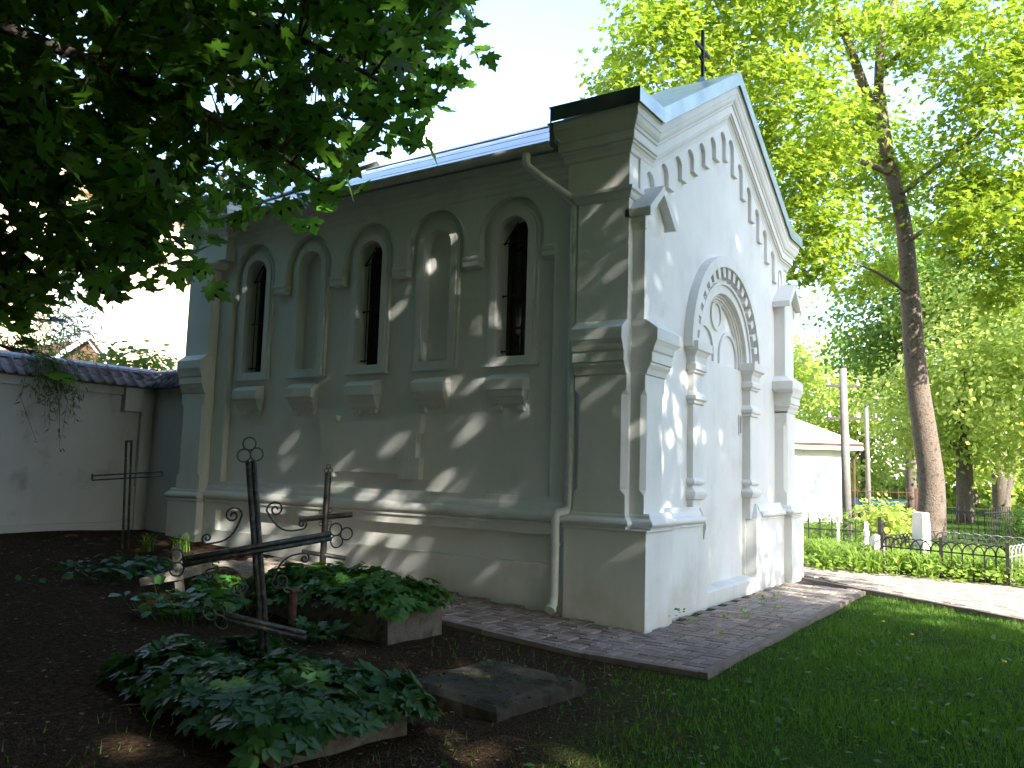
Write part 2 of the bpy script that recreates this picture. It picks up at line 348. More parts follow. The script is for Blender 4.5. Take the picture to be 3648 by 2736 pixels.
# small moulded ends of the hanging piers between the arches
def impost(y0, y1):
    st = []
    for o, z in ((.0, 3.99), (.022, 3.975), (.022, 3.94), (.008, 3.92), (.008, 3.865), (-.02, 3.85)):
        st.append([(.17-o, y0-o*.5, z), (.262, y0-o*.5, z), (.262, y1+o*.5, z), (.17-o, y1+o*.5, z)])
    part('impost', MB().loft(st))
ed = [1.19] + [v for c in WC for v in (c-.43, c+.43)] + [6.62]
for a, b in zip(ed[::2], ed[1::2]): impost(a+.004, b-.004)
for i, c in enumerate(WC):
    glazed = i % 2 == 0
    o = part('window_surround', MB().plate(arched(c, .335, 2.70, ZS), [arched(c, .207, 2.788, ZS)], .222, .2619, SIDE))
    MBx = MB().plate(arched(c, .30, 2.702, ZS), [arched(c, .209, 2.786, ZS)], .202, .2215, SIDE); part('band', MBx, None, o)
    part('window_ledge', MB().box(.188, .2615, c-.36, c+.36, 2.672, 2.6995), None, o)
    # stepped bracket below
    st = []
    for x, hw, z in ((.2615,.235,2.60),(.15,.235,2.565),(.10,.245,2.52),(.10,.245,2.405),(.135,.235,2.39),(.15,.225,2.33),(.17,.225,2.325),(.20,.215,2.27),(.2,.215,2.262),(.2615,.21,2.21)):
        st.append([(x, c-hw, z), (.262, c-hw, z), (.262, c+hw, z), (x, c+hw, z)])
    part('bracket', MB().loft(st))
    for s in (-1, 1): part('bracket_foot', MB().box(.215, .2616, c+s*.15-.05, c+s*.15+.05, 2.175, 2.235))
    if not glazed:
        part('blind_niche', MB().plate(arched(c, .204, 2.79, ZS), [], .345, .40, SIDE))
    else:
        part('window_sill', MB().loft([[(.30,c-.203,2.785),(.50,c-.203,2.785),(.50,c+.203,2.785),(.30,c+.203,2.785)],[(.30,c-.203,2.795),(.50,c-.203,2.83),(.50,c+.203,2.83),(.30,c+.203,2.795)]]))
        wd = part('window', MB().plate(arched(c, .204, 2.80, ZS), [arched(c, .165, 2.84, ZS)], .445, .475, SIDE), WOODB)
        part('glazing_bar', MB().box(.45, .465, c-.012, c+.012, 2.83, 4.36), WOODB, wd)
        for z in (3.15, 3.5, 3.85, 4.17): part('glazing_bar', MB().box(.452, .464, c-.17, c+.17, z-.011, z+.011), WOODB, wd)
        part('pane', MB().plate(arched(c, .175, 2.83, ZS), [], .4665, .4705, SIDE), GLASS, wd)
        g = MB(); xg = .315
        for z in (2.86, 3.5, 4.12): g.tube([(.36, c+.204, z), (xg, c+.19, z), (xg, c-.19, z), (.36, c-.204, z)], .009, 6)
        for y in (-.115, 0, .115): g.tube([(xg, c+y, 2.83), (xg, c+y, 4.13)], .008, 6)
        g.tube([(xg, c+.17, 4.12), (xg-.005, c, 4.34), (xg, c-.17, 4.12)], .011, 6)
        g.tube([(xg, c, 4.12), (xg, c, 4.34)], .008, 6)
        part('window_grille', g, IRON, wd)
# eared commemorative tablet
e = .11; y0, y1, z0, z1 = 2.995, 4.70, 1.375, 2.155
tb = [(y0, z0), (y0+.33, z0), (y0+.33, z0+.065), (y1-.30, z0+.065), (y1-.30, z0), (y1, z0), (y1, z0+.26), (y1-.06, z0+.26), (y1-.06, z1-.25), (y1, z1-.25), (y1, z1),
      (y1-.30, z1), (y1-.30, z1-.075), (y0+.30, z1-.075), (y0+.30, z1), (y0, z1), (y0, z1-.24), (y0+.06, z1-.24), (y0+.06, z0+.26), (y0, z0+.26)]
part('tablet', MB().plate(tb, [], .182, .2617, SIDE))
# side plinth with sunk panel and roll moulding
part('plinth', MB().plate([(.80, -.1), (6.95, -.1), (6.95, .955), (.80, .955)], [[(1.0, .553), (6.60, .573), (6.60, .857), (1.0, .857)]], .115, .22, SIDE))
part('plinth_panel', MB().box(.205, .23, .95, 6.65, .5, .9))
prof = [(.0, .0), (.018, .0), (.018, .02), (-.005, .035)] + [(-.005+.055*math.sin(math.radians(a)) -.012*(a/180), .035+.06*(1-math.cos(math.radians(a)))) for a in range(15, 181, 15)] + [(-.02, .165), (-.03, .20), (-.05, .235), (-.055, .292), (-.07, .292)]
part('plinth_moulding', MB().sweep([((.115, .80, .955), (-1,0,0), (0,0,1)), ((.115, 6.95, .955), (-1,0,0), (0,0,1))], prof + [(-.07, 0)], closed=True))
# buttresses ----------------------------------------------------------
PLP = [(.0,-.12), (.0,.955), (.018,.957), (.018,.975), (.004,.99), (.032,1.01), (.042,1.03), (.032,1.055), (.004,1.075), (-.008,1.08), (-.012,1.11)]
def butt_side(y0, y1, mir=False, near=True):
    X = (lambda x: MX-x) if mir else (lambda x: x)
    fl = lambda pts: [(X(x), y) for x, y in (pts if not mir else pts[::-1])]
    b = MB(); c = .055
    def ring(x0, q0, q1, ch, z):
        return [(X(x), y, z) for x, y in ((.24, q0), (.24, q1), (x0+ch, q1), (x0, q1-ch), (x0, q0+ch), (x0+ch, q0))]
    b.loft([ring(.02, y0, y1, 0, z) if not k else ring(.02, y0, y1, c, z) for z, k in ((1.08, 0), (1.30, 0), (1.36, 1), (2.30, 1), (2.36, 0), (2.52, 0))])
    part('buttress_shaft', b)
    led = MB()
    pr = [(0, 2.50), (.012, 2.505), (.03, 2.56), (.055, 2.60), (.055, 2.625), (.07, 2.63), (.07, 2.73), (.085, 2.745), (.10, 2.80), (.12, 2.845), (.125, 2.852), (.125, 2.965), (-.0, 3.06)]
    led.loft([[(X(.24), y0+.002, z), (X(.24), y1-.002, z), (X(.02-o), y1-.002, z), (X(.02-o), y0+.002, z)] for o, z in pr])
    part('buttress_ledge', led)
    up = MB(); up.loft([ring(.02, y0, y1, 0, z) for z in (3.055, 4.31)]); part('buttress_shaft', up)
for mir in (False, True):
    butt_side(.235, .82, mir); butt_side(6.89, 7.42, mir)
    X = (lambda x: MX-x) if mir else (lambda x: x)
    fl = (lambda p: [(X(x), y) for x, y in p][::-1]) if mir else (lambda p: p)
    # corner plinths, L-shaped plan above, full square below
    part('corner_plinth', MB().loft([[(x, y, z) for x, y in off(fl(rect(0, .66, 0, .90)), o)] for o, z in PLP[:4]]))
    ell = [(.0,.215),(.10,.215),(.10,.0),(.66,.0),(.66,.9),(.0,.9)]
    part('corner_moulding', MB().loft([[(x, y, z) for x, y in off(fl(ell), o)] for o, z in [(0,.976)] + PLP[4:] + [(-.03, 1.13)]]))
    part('far_plinth', MB().loft(stack(fl(rect(0, .4, 6.885, 7.56)), PLP + [(-.03, 1.13)])))
    # cap moulding and top block over the side buttress
    capm = fl(rect(.02, .30, .235, .82))
    part('cap_moulding', MB().loft(stack(capm, [(0, 4.305), (.012, 4.31), (.03, 4.34), (.04, 4.37), (.06, 4.385), (.06, 4.425), (.0, 4.435)])))
    part('cap_moulding', MB().loft(stack(fl(rect(.02, .30, 6.80, 7.42)), [(0, 4.305), (.03, 4.34), (.06, 4.385), (.06, 4.425), (.0, 4.435)])))
    part('top_block', MB().loft(stack(fl(rect(.02, .40, .235, .955)), [(0, 4.432), (0, 5.20)])))
    part('top_block', MB().loft(stack(fl(rect(.02, .40, 6.62, 7.42)), [(0, 4.432), (0, 5.20)])))
    # front buttress
    xa, xb, yf, yb, c = .12, .60, .08, .30, .05
    def fr(a, b_, y, chm, z): return [(X(x), q, z) for x, q in ((a, yb), (a, y+chm), (a+chm, y), (b_-chm, y), (b_, y+chm), (b_, yb))]
    part('buttress_shaft', MB().loft([fr(xa, xb, yf, c if k else 0, z) for z, k in ((1.08,0),(1.30,0),(1.36,1),(2.30,1),(2.36,0),(2.52,0))]))
    pr = [(0, 2.50), (.012, 2.505), (.03, 2.56), (.055, 2.60), (.055, 2.625), (.07, 2.63), (.07, 2.73), (.085, 2.745), (.10, 2.80), (.12, 2.845), (.125, 2.852), (.125, 2.965), (0, 3.06)]
    part('buttress_ledge', MB().loft([[(X(xa+.002-.0*o), yb, z), (X(xa+.002), yf-o, z), (X(xb+.10*(o > .1)+.03*(o > .05)), yf-o, z), (X(xb+.10*(o > .1)+.03*(o > .05)), yb, z)] for o, z in pr]))
    part('buttress_shaft', MB().loft([fr(xa, xb, yf+.02, 0, z) for z in (3.055, 4.16)]))
    part('buttress_shaft', MB().plate([(X(xa), 4.15), (X(xb), 4.15), (X((xa+xb)/2), 4.42)], [], yf+.021, yb, FRNT))
    cm = (xa+xb)/2
    for sgn in (-1, 1):
        hp = [(cm, 4.40), (cm, 4.50), (cm+sgn*.34, 4.185), (cm+sgn*.34, 4.10), (cm+sgn*.31, 4.10)]
        part('gabled_cap', MB().plate([(X(x), z) for x, z in hp], [], .0, .28, FRNT))
    part('cap_corbel', MB().loft([[(X(xa-o), yb, z), (X(xa-o), yf+.02-o*.5, z), (X(xa+.03), yf+.02-o*.5, z), (X(xa+.03), yb, z)] for o, z in ((0,3.98),(.03,4.0),(.05,4.05),(.05,4.12))]))
    # plinth and moulding of the front wall beside the doorway
    xw0, xw1 = .64, 1.97
    part('plinth', MB().plate([(X(xw0), -.1), (X(xw1), -.1), (X(xw1), .955), (X(xw0), .955)], [], .11, .34, FRNT))
    part('plinth_moulding', MB().sweep([((X(xw0), .11, .955), (0,-1,0), (0,0,1)), ((X(xw1-.16), .11, .955), (0,-1,0), (0,0,1))], [(a, b*.72) for a, b in prof] + [(-.17, 0)], closed=True))
    part('moulding_stop', MB().loft([[(X(xw1-.16), .10, .80), (X(xw1-.001), .112, .80), (X(xw1-.001), .28, .80), (X(xw1-.16), .28, .80)], [(X(xw1-.16), .07, .96), (X(xw1-.04), .112, 1.0), (X(xw1-.04), .28, 1.0), (X(xw1-.16), .28, .96)], [(X(xw1-.16), .14, 1.15), (X(xw1-.15), .16, 1.15), (X(xw1-.15), .28, 1.15), (X(xw1-.16), .28, 1.15)]]))
    # doorway pilaster
    pl = fl([(1.69, .19), (1.98, .19), (1.98, .34), (1.69, .34)])
    pp = [(0, .96), (.0, 1.24), (.03, 1.25), (.05, 1.30), (.05, 1.33), (.0, 1.38), (-.015, 1.40), (.03, 1.43), (.03, 1.46), (.01, 1.48), (.0, 1.49), (0, 2.34), (.02, 2.35), (.02, 2.38), (.045, 2.40), (.045, 2.44), (.03, 2.455), (.0, 2.50), (0, 2.70), (.025, 2.71), (.025, 2.735), (.045, 2.745), (.045, 2.80), (.025, 2.83), (.035, 2.90), (.065, 2.955), (.09, 2.968), (.09, 3.07), (.0, 3.075)]
    part('pilaster', MB().loft(stack(pl, pp)))
# front wall: field with the doorway, hanging arcade band above
CX = 2.885; DZ = 3.0
nich = []
for d in (-2.42, -2.04, -1.65, -1.28, -.905, -.53, -.16, .16, .53, .905, 1.28, 1.65, 2.04, 2.42): nich.append((CX+.02+d, 6.0-.565*(abs(d)-.16)))
gable = [(.26, -.1), (MX-.26, -.1), (MX-.02, 4.7), (MX-.02, 4.79), (MX-.55, 4.79), (CX, 6.3), (.55, 4.79), (.02, 4.79), (.02, 4.7)]
door = [(2.0, .0), (3.77, .0)] + arc(CX, DZ, .90, 0, 180, 32)
part('front_wall', MB().plate([(.26, -.1), (MX-.26, -.1), (MX-.26, 4.5), (MX-.26, 4.95), (CX, 6.35), (.26, 4.95)], [[(x, max(z, .02)) for x, z in door]], .26, .345, FRNT))
bot = [(.235, 4.32)]
for i, (c, a) in enumerate(nich):
    r = .105
    za = a - r
    if i == 0: bot += [(c-r, 4.32)]
    bot += arc(c, za, r, 180, 0, 10)
    if i < len(nich)-1:
        c2, a2 = nich[i+1]; zb = (a+a2)/2 - .345
        bot += [(c+r, zb), (c2-r, zb)]
    else: bot += [(c+r, 4.32)]
bot += [(MX-.235, 4.32)]
part('hanging_arcade', MB().plate(bot + [(MX-.235, 4.86), (CX, 6.33), (.235, 4.86)], [], .215, .2597, FRNT))
# stepped doorway arch
def ringp(r0, r1, d0, d1, name, par=None, n=40):
    pts = arc(CX, DZ, r1, 0, 180, n) + arc(CX, DZ, r0, 180, 0, n)
    return part(name, MB().plate(pts, [], d0, d1, FRNT), None, par)
av = ringp(1.19, 1.33, .15, .2595, 'archivolt')
ringp(.97, 1.005, .20, .2596, 'archivolt'); ringp(.86, .97, .225, .2598, 'archivolt')
for i, (ro, d) in enumerate(((.902,.262),(.872,.285),(.842,.305),(.815,.33))): ringp(ro-.045, ro, d, .40, 'arch_roll')
for i in range(19):
    a = 4.5 + 171*i/18; t = math.radians(a); st = []
    for rr_, hw in ((1.06, .040), (1.19, .048)):
        p = Vector((math.cos(t), math.sin(t))); q = Vector((-p.y, p.x))
        st.append([(CX+p.x*rr_+q.x*s*hw, y, DZ+p.y*rr_+q.y*s*hw) for s, y in ((-1, .175), (1, .175), (1, .2594), (-1, .2594))])
    part('dentil', MB().loft(st), None, av)
ty = part('tympanum', MB().plate([(CX-.86, 2.95), (CX+.86, 2.95)] + arc(CX, DZ, .86, 0, 180, 30), [], .362, .42, FRNT))
for c in (CX-.445, CX+.445):
    part('blind_arch', MB().plate([(c-.36, 2.97), (c-.31, 2.97)] + arc(c, 3.08, .31, 180, 0, 18) + [(c+.31, 2.97), (c+.36, 2.97)] + arc(c, 3.08, .36, 0, 180, 18), [], .335, .3615, FRNT), None, ty)
part('blind_roundel', MB().plate(arc(CX, 3.60, .20, 0, 360, 28)[:-1], [arc(CX, 3.60, .155, 0, 360, 28)[:-1]], .338, .3615, FRNT), None, ty)
part('doorway_infill', MB().box(1.99, 3.78, .30, .42, .0, 2.965))
part('doorway_step', MB().loft([[(1.97, .13, -.1), (3.79, .13, -.1), (3.79, .33, -.1), (1.97, .33, -.1)], [(1.97, .13, .17), (3.79, .13, .17), (3.79, .33, .17), (1.97, .33, .17)], [(1.97, .15, .19), (3.79, .15, .19), (3.79, .33, .225), (1.97, .33, .225)]]))
vt = part('vent_frame', MB().plate([(3.60,2.09),(3.72,2.09),(3.72,2.36),(3.60,2.36)], [[(3.62,2.11),(3.70,2.11),(3.70,2.34),(3.62,2.34)]], .285, .2999, FRNT))
part('vent_grille', MB().box(3.619, 3.701, .294, .2995, 2.109, 2.341), surf('vent_mesh', [(.2,.2,.19),(.3,.3,.28)], 30, .8, .3, 90), vt)
# cornices
RA = math.atan(.592); tA = math.tan(RA/2)
CP = [(-.06, -.01), (.0, .0), (.022, .012), (.03, .05), (.05, .085), (.066, .09), (.066, .115), (.085, .12), (.085, .215), (.10, .225), (.104, .25), (.118, .262), (.135, .29), (.15, .335), (.158, .345), (.158, .415), (.175, .425), (.175, .44), (-.06, .44)]
def corn_front(ymir):
    y = .235 if not ymir else 7.40; s = -1 if not ymir else 1
    zb = 4.775; kx = .55; ax = CX
    zap = zb + (ax-kx)*math.tan(RA)
    st = [((.02, y, zb), (-1, s, 0), (0, 0, 1)), ((kx, y, zb), (0, s, 0), (-tA, 0, 1)), ((ax, y, zap), (0, s, 0), (0, 0, 1/math.cos(RA))), ((MX-kx, y, zb), (0, s, 0), (tA, 0, 1)), ((MX-.02, y, zb), (1, s, 0), (0, 0, 1))]
    part('raking_cornice', MB().sweep(st, CP, closed=True))
    for m in (0, 1):
        X = (lambda x: MX-x) if m else (lambda x: x); q = 1 if m else -1
        yb = .955 if not ymir else 6.62
        part('side_cornice', MB().sweep([((X(.02), y+.0005*-s, zb), (q, s, 0), (0,0,1)), ((X(.02), yb, zb), (q, -s, 0), (0,0,1)), ((X(.35), yb, zb), (0, -s, 0), (0,0,1))], CP, closed=True))
    # gable block behind the cornice and its sheet-metal coping
    yy0, yy1 = (y+.03, 1.02) if not ymir else (6.56, y-.03)
    zt = zb+.575; zk = zb + .50; apz = zap + .50/math.cos(RA)
    kk = kx - .5*tA
    part('gable_block', MB().plate([(.03, 4.8), (MX-.03, 4.8), (MX-.03, zk), (MX-kk, zk), (CX, apz), (kk, zk), (.03, zk)], [], yy0, yy1, FRNT))
    def met(h, x=None): return h
    dep = abs(yy1-yy0) + .10
    mp = [(.205, .432), (.205, .585), (-dep, .60), (-dep, .585), (.195, .572), (.195, .432)]
    st2 = [((-.19, y, zb), (0, s, 0), (0, 0, 1)), st[1], st[2], st[3], ((MX+.19, y, zb), (0, s, 0), (0, 0, 1))]
    cp = part('metal_coping', MB().sweep(st2, mp, closed=True), ZINC)
    ya, yb2 = sorted((y+s*.207, y-s*(dep-.02)))
    for m in (0, 1):
        x0 = -.196 if not m else MX+.190
        part('side_fascia', MB().box(x0, x0+.0055, ya, yb2, zb+.43, zb+.588), ZDARK, cp)
        part('fascia_soffit', MB().box(min(x0, x0+(.2 if not m else -.19)), max(x0+.005, x0+(.2 if not m else -.19)), yb2-.012 if not ymir else ya, yb2 if not ymir else ya+.012, zb+.16, zb+.43), ZDARK, cp)
corn_front(False); corn_front(True)
# sheet joints on the coping
# nave roof: overlapping sheets on both slopes, ridge, gutter, eaves cornice
rf = part('roof', MB().plate([(-.15, 5.01), (2.88, 6.70), (5.91, 5.01), (5.7, 4.97), (2.88, 6.5), (.06, 4.97)], [], 1.0, 6.6, FRNT), ROOFM)
sl_ = math.atan2(1.69, 3.03); rows = ((0, .62), (.58, 2.0), (1.96, 3.44))
for side in (0, 1):
    for ri, (a, b) in enumerate(rows):
        y = 1.005; k = 0
        while y < 6.5:
            wv = random.uniform(.75, 1.25) if ri else random.uniform(1.0, 1.7); ye = min(6.59, y+wv)
            if 6.59-ye < .4: ye = 6.59
            h0, h1 = .009 + random.uniform(0, .002), .005 + random.uniform(0, .002)
            pts = []
            for (t, h) in ((a-.02, h0), (b, h1)):
                x = -.15 + t*math.cos(sl_); z = 5.01 + t*math.sin(sl_)
                pts.append((x - h*math.sin(sl_), z + h*math.cos(sl_)))
            (xa_, za_), (xb_, zb_) = pts; j = random.uniform(-.004, .008)
            vs8 = [(xa_, y, za_), (xa_, ye+.02, za_+j), (xb_, ye+.02, zb_), (xb_, y, zb_)]
            if side: vs8 = [(MX-p[0], p[1], p[2]) for p in vs8]
            m_ = MB().add(vs8 + [(p[0], p[1], p[2]-.004) for p in vs8], [(0,1,2,3),(7,6,5,4),(0,4,5,1),(1,5,6,2),(2,6,7,3),(3,7,4,0)])
            part('roof_sheet', m_, ZINC if ri == 0 else ROOFM, rf); y = ye; k += 1
part('ridge_cap', MB().loft([[(2.68, y, 6.62), (2.88, y, 6.745), (3.08, y, 6.62), (2.88, y, 6.71)] for y in (1.0, 6.6)]), ZINC, rf)
gut = [( -.17+.065*math.cos(math.radians(a)), 4.985+.065*math.sin(math.radians(a))) for a in range(180, 361, 20)]
gut += [(-.17+.058*math.cos(math.radians(a)), 4.985+.058*math.sin(math.radians(a))) for a in range(360, 179, -20)]
part('gutter', MB().plate(gut, [], 1.06, 6.58, FRNT), PIPE)
EP = [(0, 4.66), (.02, 4.675), (.02, 4.74), (.035, 4.75), (.06, 4.79), (.06, 4.82), (.10, 4.835), (.10, 4.885), (.13, 4.90), (.16, 4.95), (.16, 4.965), (-.05, 4.965), (-.05, 4.66)]
part('eaves_cornice', MB().plate([(.17-o, z) for o, z in EP], [], 1.0, 6.6, FRNT))
# downpipe
dp = [(-.17, 1.37, 4.94), (-.17, 1.37, 4.82), (-.165, 1.35, 4.77), (.02, .93, 4.42), (.06, .895, 4.37), (.07, .89, 4.3), (.07, .885, 2.2), (.05, .875, 1.18), (.03, .88, 1.13), (-.05, .955, 1.10), (-.07, .965, 1.05), (-.07, .96, .28), (-.09, .955, .20), (-.15, .95, .15)]
d_ = part('downpipe', MB().tube(dp, .045, 14), PIPE, None, True)
part('pipe_mouth', MB().tube([(-.135, .952, .162), (-.162, .949, .142)], .056, 14), PIPE, d_)
for i, (x, y, z) in enumerate(((.07, .888, 3.87), (.07, .887, 2.6), (.055, .878, 1.30), (-.07, .963, .78))):
    part('pipe_bracket', MB().tube([(x, y, z-.012), (x, y, z+.012)], .052, 14).box(x, .17, y-.008, y+.008, z-.006, z+.006), PIPE, d_)
part('pipe_joint', MB().tube([(-.17, 1.37, 4.86), (-.17, 1.37, 4.90)], .05, 14), PIPE, d_)
# ridge cross
rc = MB(); zc = 6.9
rc.box(2.86, 2.90, .53, .57, zc-.1, zc+.66); rc.box(2.62, 3.14, .534, .566, zc+.36, zc+.40)
rc.loft([[(2.74, .536, zc+.24), (2.74, .564, zc+.24), (2.77, .564, zc+.24), (2.77, .536, zc+.24)], [(3.0, .536, zc+.14), (3.0, .564, zc+.14), (3.03, .564, zc+.14), (3.03, .536, zc+.14)]])
part('ridge_cross', rc, IRON); part('cross_foot', MB().loft([[(2.81,.48,zc-.16),(2.95,.48,zc-.16),(2.95,.62,zc-.16),(2.81,.62,zc-.16)],[(2.84,.51,zc-.02),(2.92,.51,zc-.02),(2.92,.59,zc-.02),(2.84,.59,zc-.02)]]), ZINC)

# ------------------------------------------------------------------ perimeter wall with tiled coping
pw = thing('perimeter_wall', 'plastered boundary wall with dark glazed tile coping, joined to the chapel', 'wall')
YW, XW = 8.40, .17
part('wall', MB().box(-14, XW+.3, YW, YW+.30, .2, 2.62), PLW, pw)
part('wall', MB().box(XW, XW+.30, 7.3, YW-.001, .2, 2.62), PLW, pw)
part('cornice_band', MB().box(-14, XW-.02, YW-.05, YW-.001, 2.475, 2.60), PLW, pw)
part('pilaster', MB().box(-.03, XW-.001, YW-.07, YW-.0011, .2, 2.55), PLW, pw)
part('hanging_block', MB().loft([[(-.33, YW-.001, z), (-.05, YW-.001, z), (-.05, YW-y, z), (-.33, YW-y, z)] for y, z in ((.10, 2.23), (.11, 2.24), (.11, 2.595))]), PLW, pw)
part('base_ledge', MB().box(-14, -.06, YW-.06, YW-.0012, .2, .60), PLW, pw)
part('pilaster_foot', MB().box(-.10, -.031, YW-.05, YW-.0013, .2, 1.12), PLW, pw)
def tile_mesh():       # pantile: wave across, sloping length; local u across, v up-slope
    b = MB(); n = 9; wv = .172; L = .21
    prof = []
    for i in range(n+1):
        u = i/n; h = .042*math.exp(-((u-.86)/.13)**2) - .012*math.sin(math.pi*min(1, u/.72))
        prof.append((u*wv*1.06, h))
    for v, dz in ((0, .014), (L, 0)):
        for u, h in prof: b.v.append((u, v, h+dz))
    for v, dz in ((0, .0), (L, -.012)):
        for u, h in prof: b.v.append((u, v, h+dz))
    m = n+1
    for i in range(n):
        b.f += [(i, i+1, m+i+1, m+i), (2*m+i, 2*m+i+1, i+1, i), (3*m+i+1, 3*m+i, 2*m+i, 2*m+i+1)][:2]
    return b
tm = None
def tile(M):
    global tm
    if tm is None: o = tile_mesh().build('tile', TILE, pw, True); tm = o.data
    else: o = link('tile', tm, None, pw)
    o.matrix_world = M; o.parent = pw
sp = math.radians(45)
for row in (0, 1):
    for i in range(34):
        x = XW-.02 - (i+1)*.172 + random.uniform(-.004, .004)
        M = Matrix.Translation((x, YW-.17+row*.165*math.cos(sp), 2.615+row*.165*math.sin(sp)+random.uniform(-.003,.003))) @ Matrix.Rotation(sp + random.uniform(-.02,.02), 4, 'X')
        tile(M)
    for i in range(6):
        y = YW-.10 - i*.172
        M = Matrix.Translation((XW-.17+row*.165*math.cos(sp), y, 2.615+row*.165*math.sin(sp))) @ Matrix.Rotation(-math.pi/2, 4, 'Z') @ Matrix.Rotation(sp, 4, 'X')
        tile(M)
RIDGE = surf('ridge_sheet_grey', [(.15,.15,.19),(.24,.24,.30)], 3, .45, .1, 12, .2, .5)
for i in range(7):
    x1 = XW+.12 - i*.85; part('ridge_sheet', MB().loft([[(x, YW+.03, 2.845), (x, YW+.045, 2.885), (x, YW+.15, 2.93), (x, YW+.255, 2.885), (x, YW+.27, 2.845), (x, YW+.15, 2.905)] for x in (x1-.86, x1)]), RIDGE, pw)
part('ridge_sheet', MB().loft([[(XW+.03, y, 2.843), (XW+.045, y, 2.882), (XW+.15, y, 2.926), (XW+.255, y, 2.882), (XW+.27, y, 2.843), (XW+.15, y, 2.90)] for y in (7.5, YW+.05)]), RIDGE, pw)
part('coping_core', MB().loft([[(x, YW-.13, 2.60), (x, YW+.15, 2.835), (x, YW+.43, 2.60)] for x in (-14, XW+.3)]), TILE, pw)
part('coping_core', MB().loft([[(XW-.13, y, 2.602), (XW+.15, y, 2.833), (XW+.43, y, 2.602)] for y in (7.4, YW)]), TILE, pw)

# ------------------------------------------------------------------ leaves
def leaf_tpl(half, cen, fold=.10, curl=.10):
    pts = half + [(-x, y) for x, y in half[-2:0:-1]]
    V = [(cen[0], cen[1], 0)] + [(x, y, fold*abs(x) - curl*(y-.3)**2) for x, y in pts]; n = len(pts)
    return np.array(V, dtype=np.float64), np.array([(0, i+1, (i+1) % n+1) for i in range(n)], dtype=np.int64)
T_MAPLE = leaf_tpl([(0,0),(.20,-.13),(.24,-.03),(.44,-.02),(.34,.11),(.50,.20),(.64,.43),(.47,.41),(.42,.53),(.25,.40),(.20,.58),(.29,.70),(.14,.76),(0,1)], (0,.25))
T_STAR = leaf_tpl([(0,0),(.42,0),(.28,.16),(.62,.43),(.25,.42),(0,1)], (0,.25))
T_OVAL = leaf_tpl([(0,0),(.30,.22),(.34,.5),(0,1)], (0,.45))
T_FAR = leaf_tpl([(0,0),(.5,.3),(.38,.62),(0,1)], (0,.45))
T_LANCE = leaf_tpl([(0,0),(.09,.35),(0,1)], (0,.4), 0, .3)
def compound(n):      # n leaflets spread palmately on a stalk
    V, F = [], []
    ov = leaf_tpl([(0,0),(.20,.18),(.27,.42),(.16,.74),(0,1)], (0,.4), .16, .16)
    for i in range(n):
        a = math.radians(-78 + 156*i/(n-1)); s = .62 + .2*math.cos(a); c, sn = math.cos(a), math.sin(a)
        R = np.array([[c, sn, 0], [-sn, c, 0], [0, 0, 1]])
        v = (ov[0]*s) @ R.T; v = np.stack([v[:,0], v[:,1]+.12, v[:,2] + .03*(i % 2)], 1)
        F.append(ov[1] + sum(len(q) for q in V)); V.append(v)
    return np.concatenate(V), np.concatenate(F)
T_COMP = compound(5)
def unit(v): return v / np.maximum(1e-9, np.linalg.norm(v, axis=-1, keepdims=True))
def frames(n, up=1.0, spread=.7, droop=.4, out=None, rng=RNG):
    nz = unit(np.array([0, 0, up]) + spread*rng.normal(size=(n, 3)) + (0 if out is None else out))
    d = rng.normal(size=(n, 3)); d[:, 2] = d[:, 2]*.4 - droop
    if out is not None: d += out
    y = unit(d - nz*np.sum(d*nz, 1, keepdims=True)); x = np.cross(y, nz); return x, y, nz
def leaf_mesh(name, tpl, P, s, fr):
    T, F = tpl; x, y, z = fr; s = s[:, None, None]
    V = P[:, None, :] + s*(T[None, :, 0:1]*x[:, None, :] + T[None, :, 1:2]*y[:, None, :] + T[None, :, 2:3]*z[:, None, :])
    Fx = F[None] + (np.arange(len(P))*len(T))[:, None, None]
    return tri_mesh(name, V.reshape(-1, 3), Fx.reshape(-1, 3))
def leaf_objects(parent, tpl, mat, P, s, fr, idx, base):
    me = tri_mesh('leaf', tpl[0], tpl[1]); me.materials.append(mat); x, y, z = fr
    for i in idx:
        o = bpy.data.objects.new('leaf', me); COL.objects.link(o); o.parent = parent
        M = Matrix(((*x[i],), (*y[i],), (*z[i],))).transposed() * float(s[i]); p = P[i] - base
        o.matrix_local = Matrix.Translation(Vector(p)) @ M.to_4x4()
def lobe_points(lobes, rng, per=9, rc=.35):
    P, O = [], []
    for c, r, n in lobes:
        k = max(1, n//per); d = unit(rng.normal(size=(k, 3))); rad = (.25 + .75*rng.random((k, 1)))**(1/2.2)
        cen = np.array(c) + d*rad*np.array(r)
        P.append((cen[:, None, :] + rng.normal(size=(k, per, 3))*rc*np.array([1, 1, .55])).reshape(-1, 3)); O.append(np.repeat(d, per, 0))
    return np.concatenate(P), np.concatenate(O)
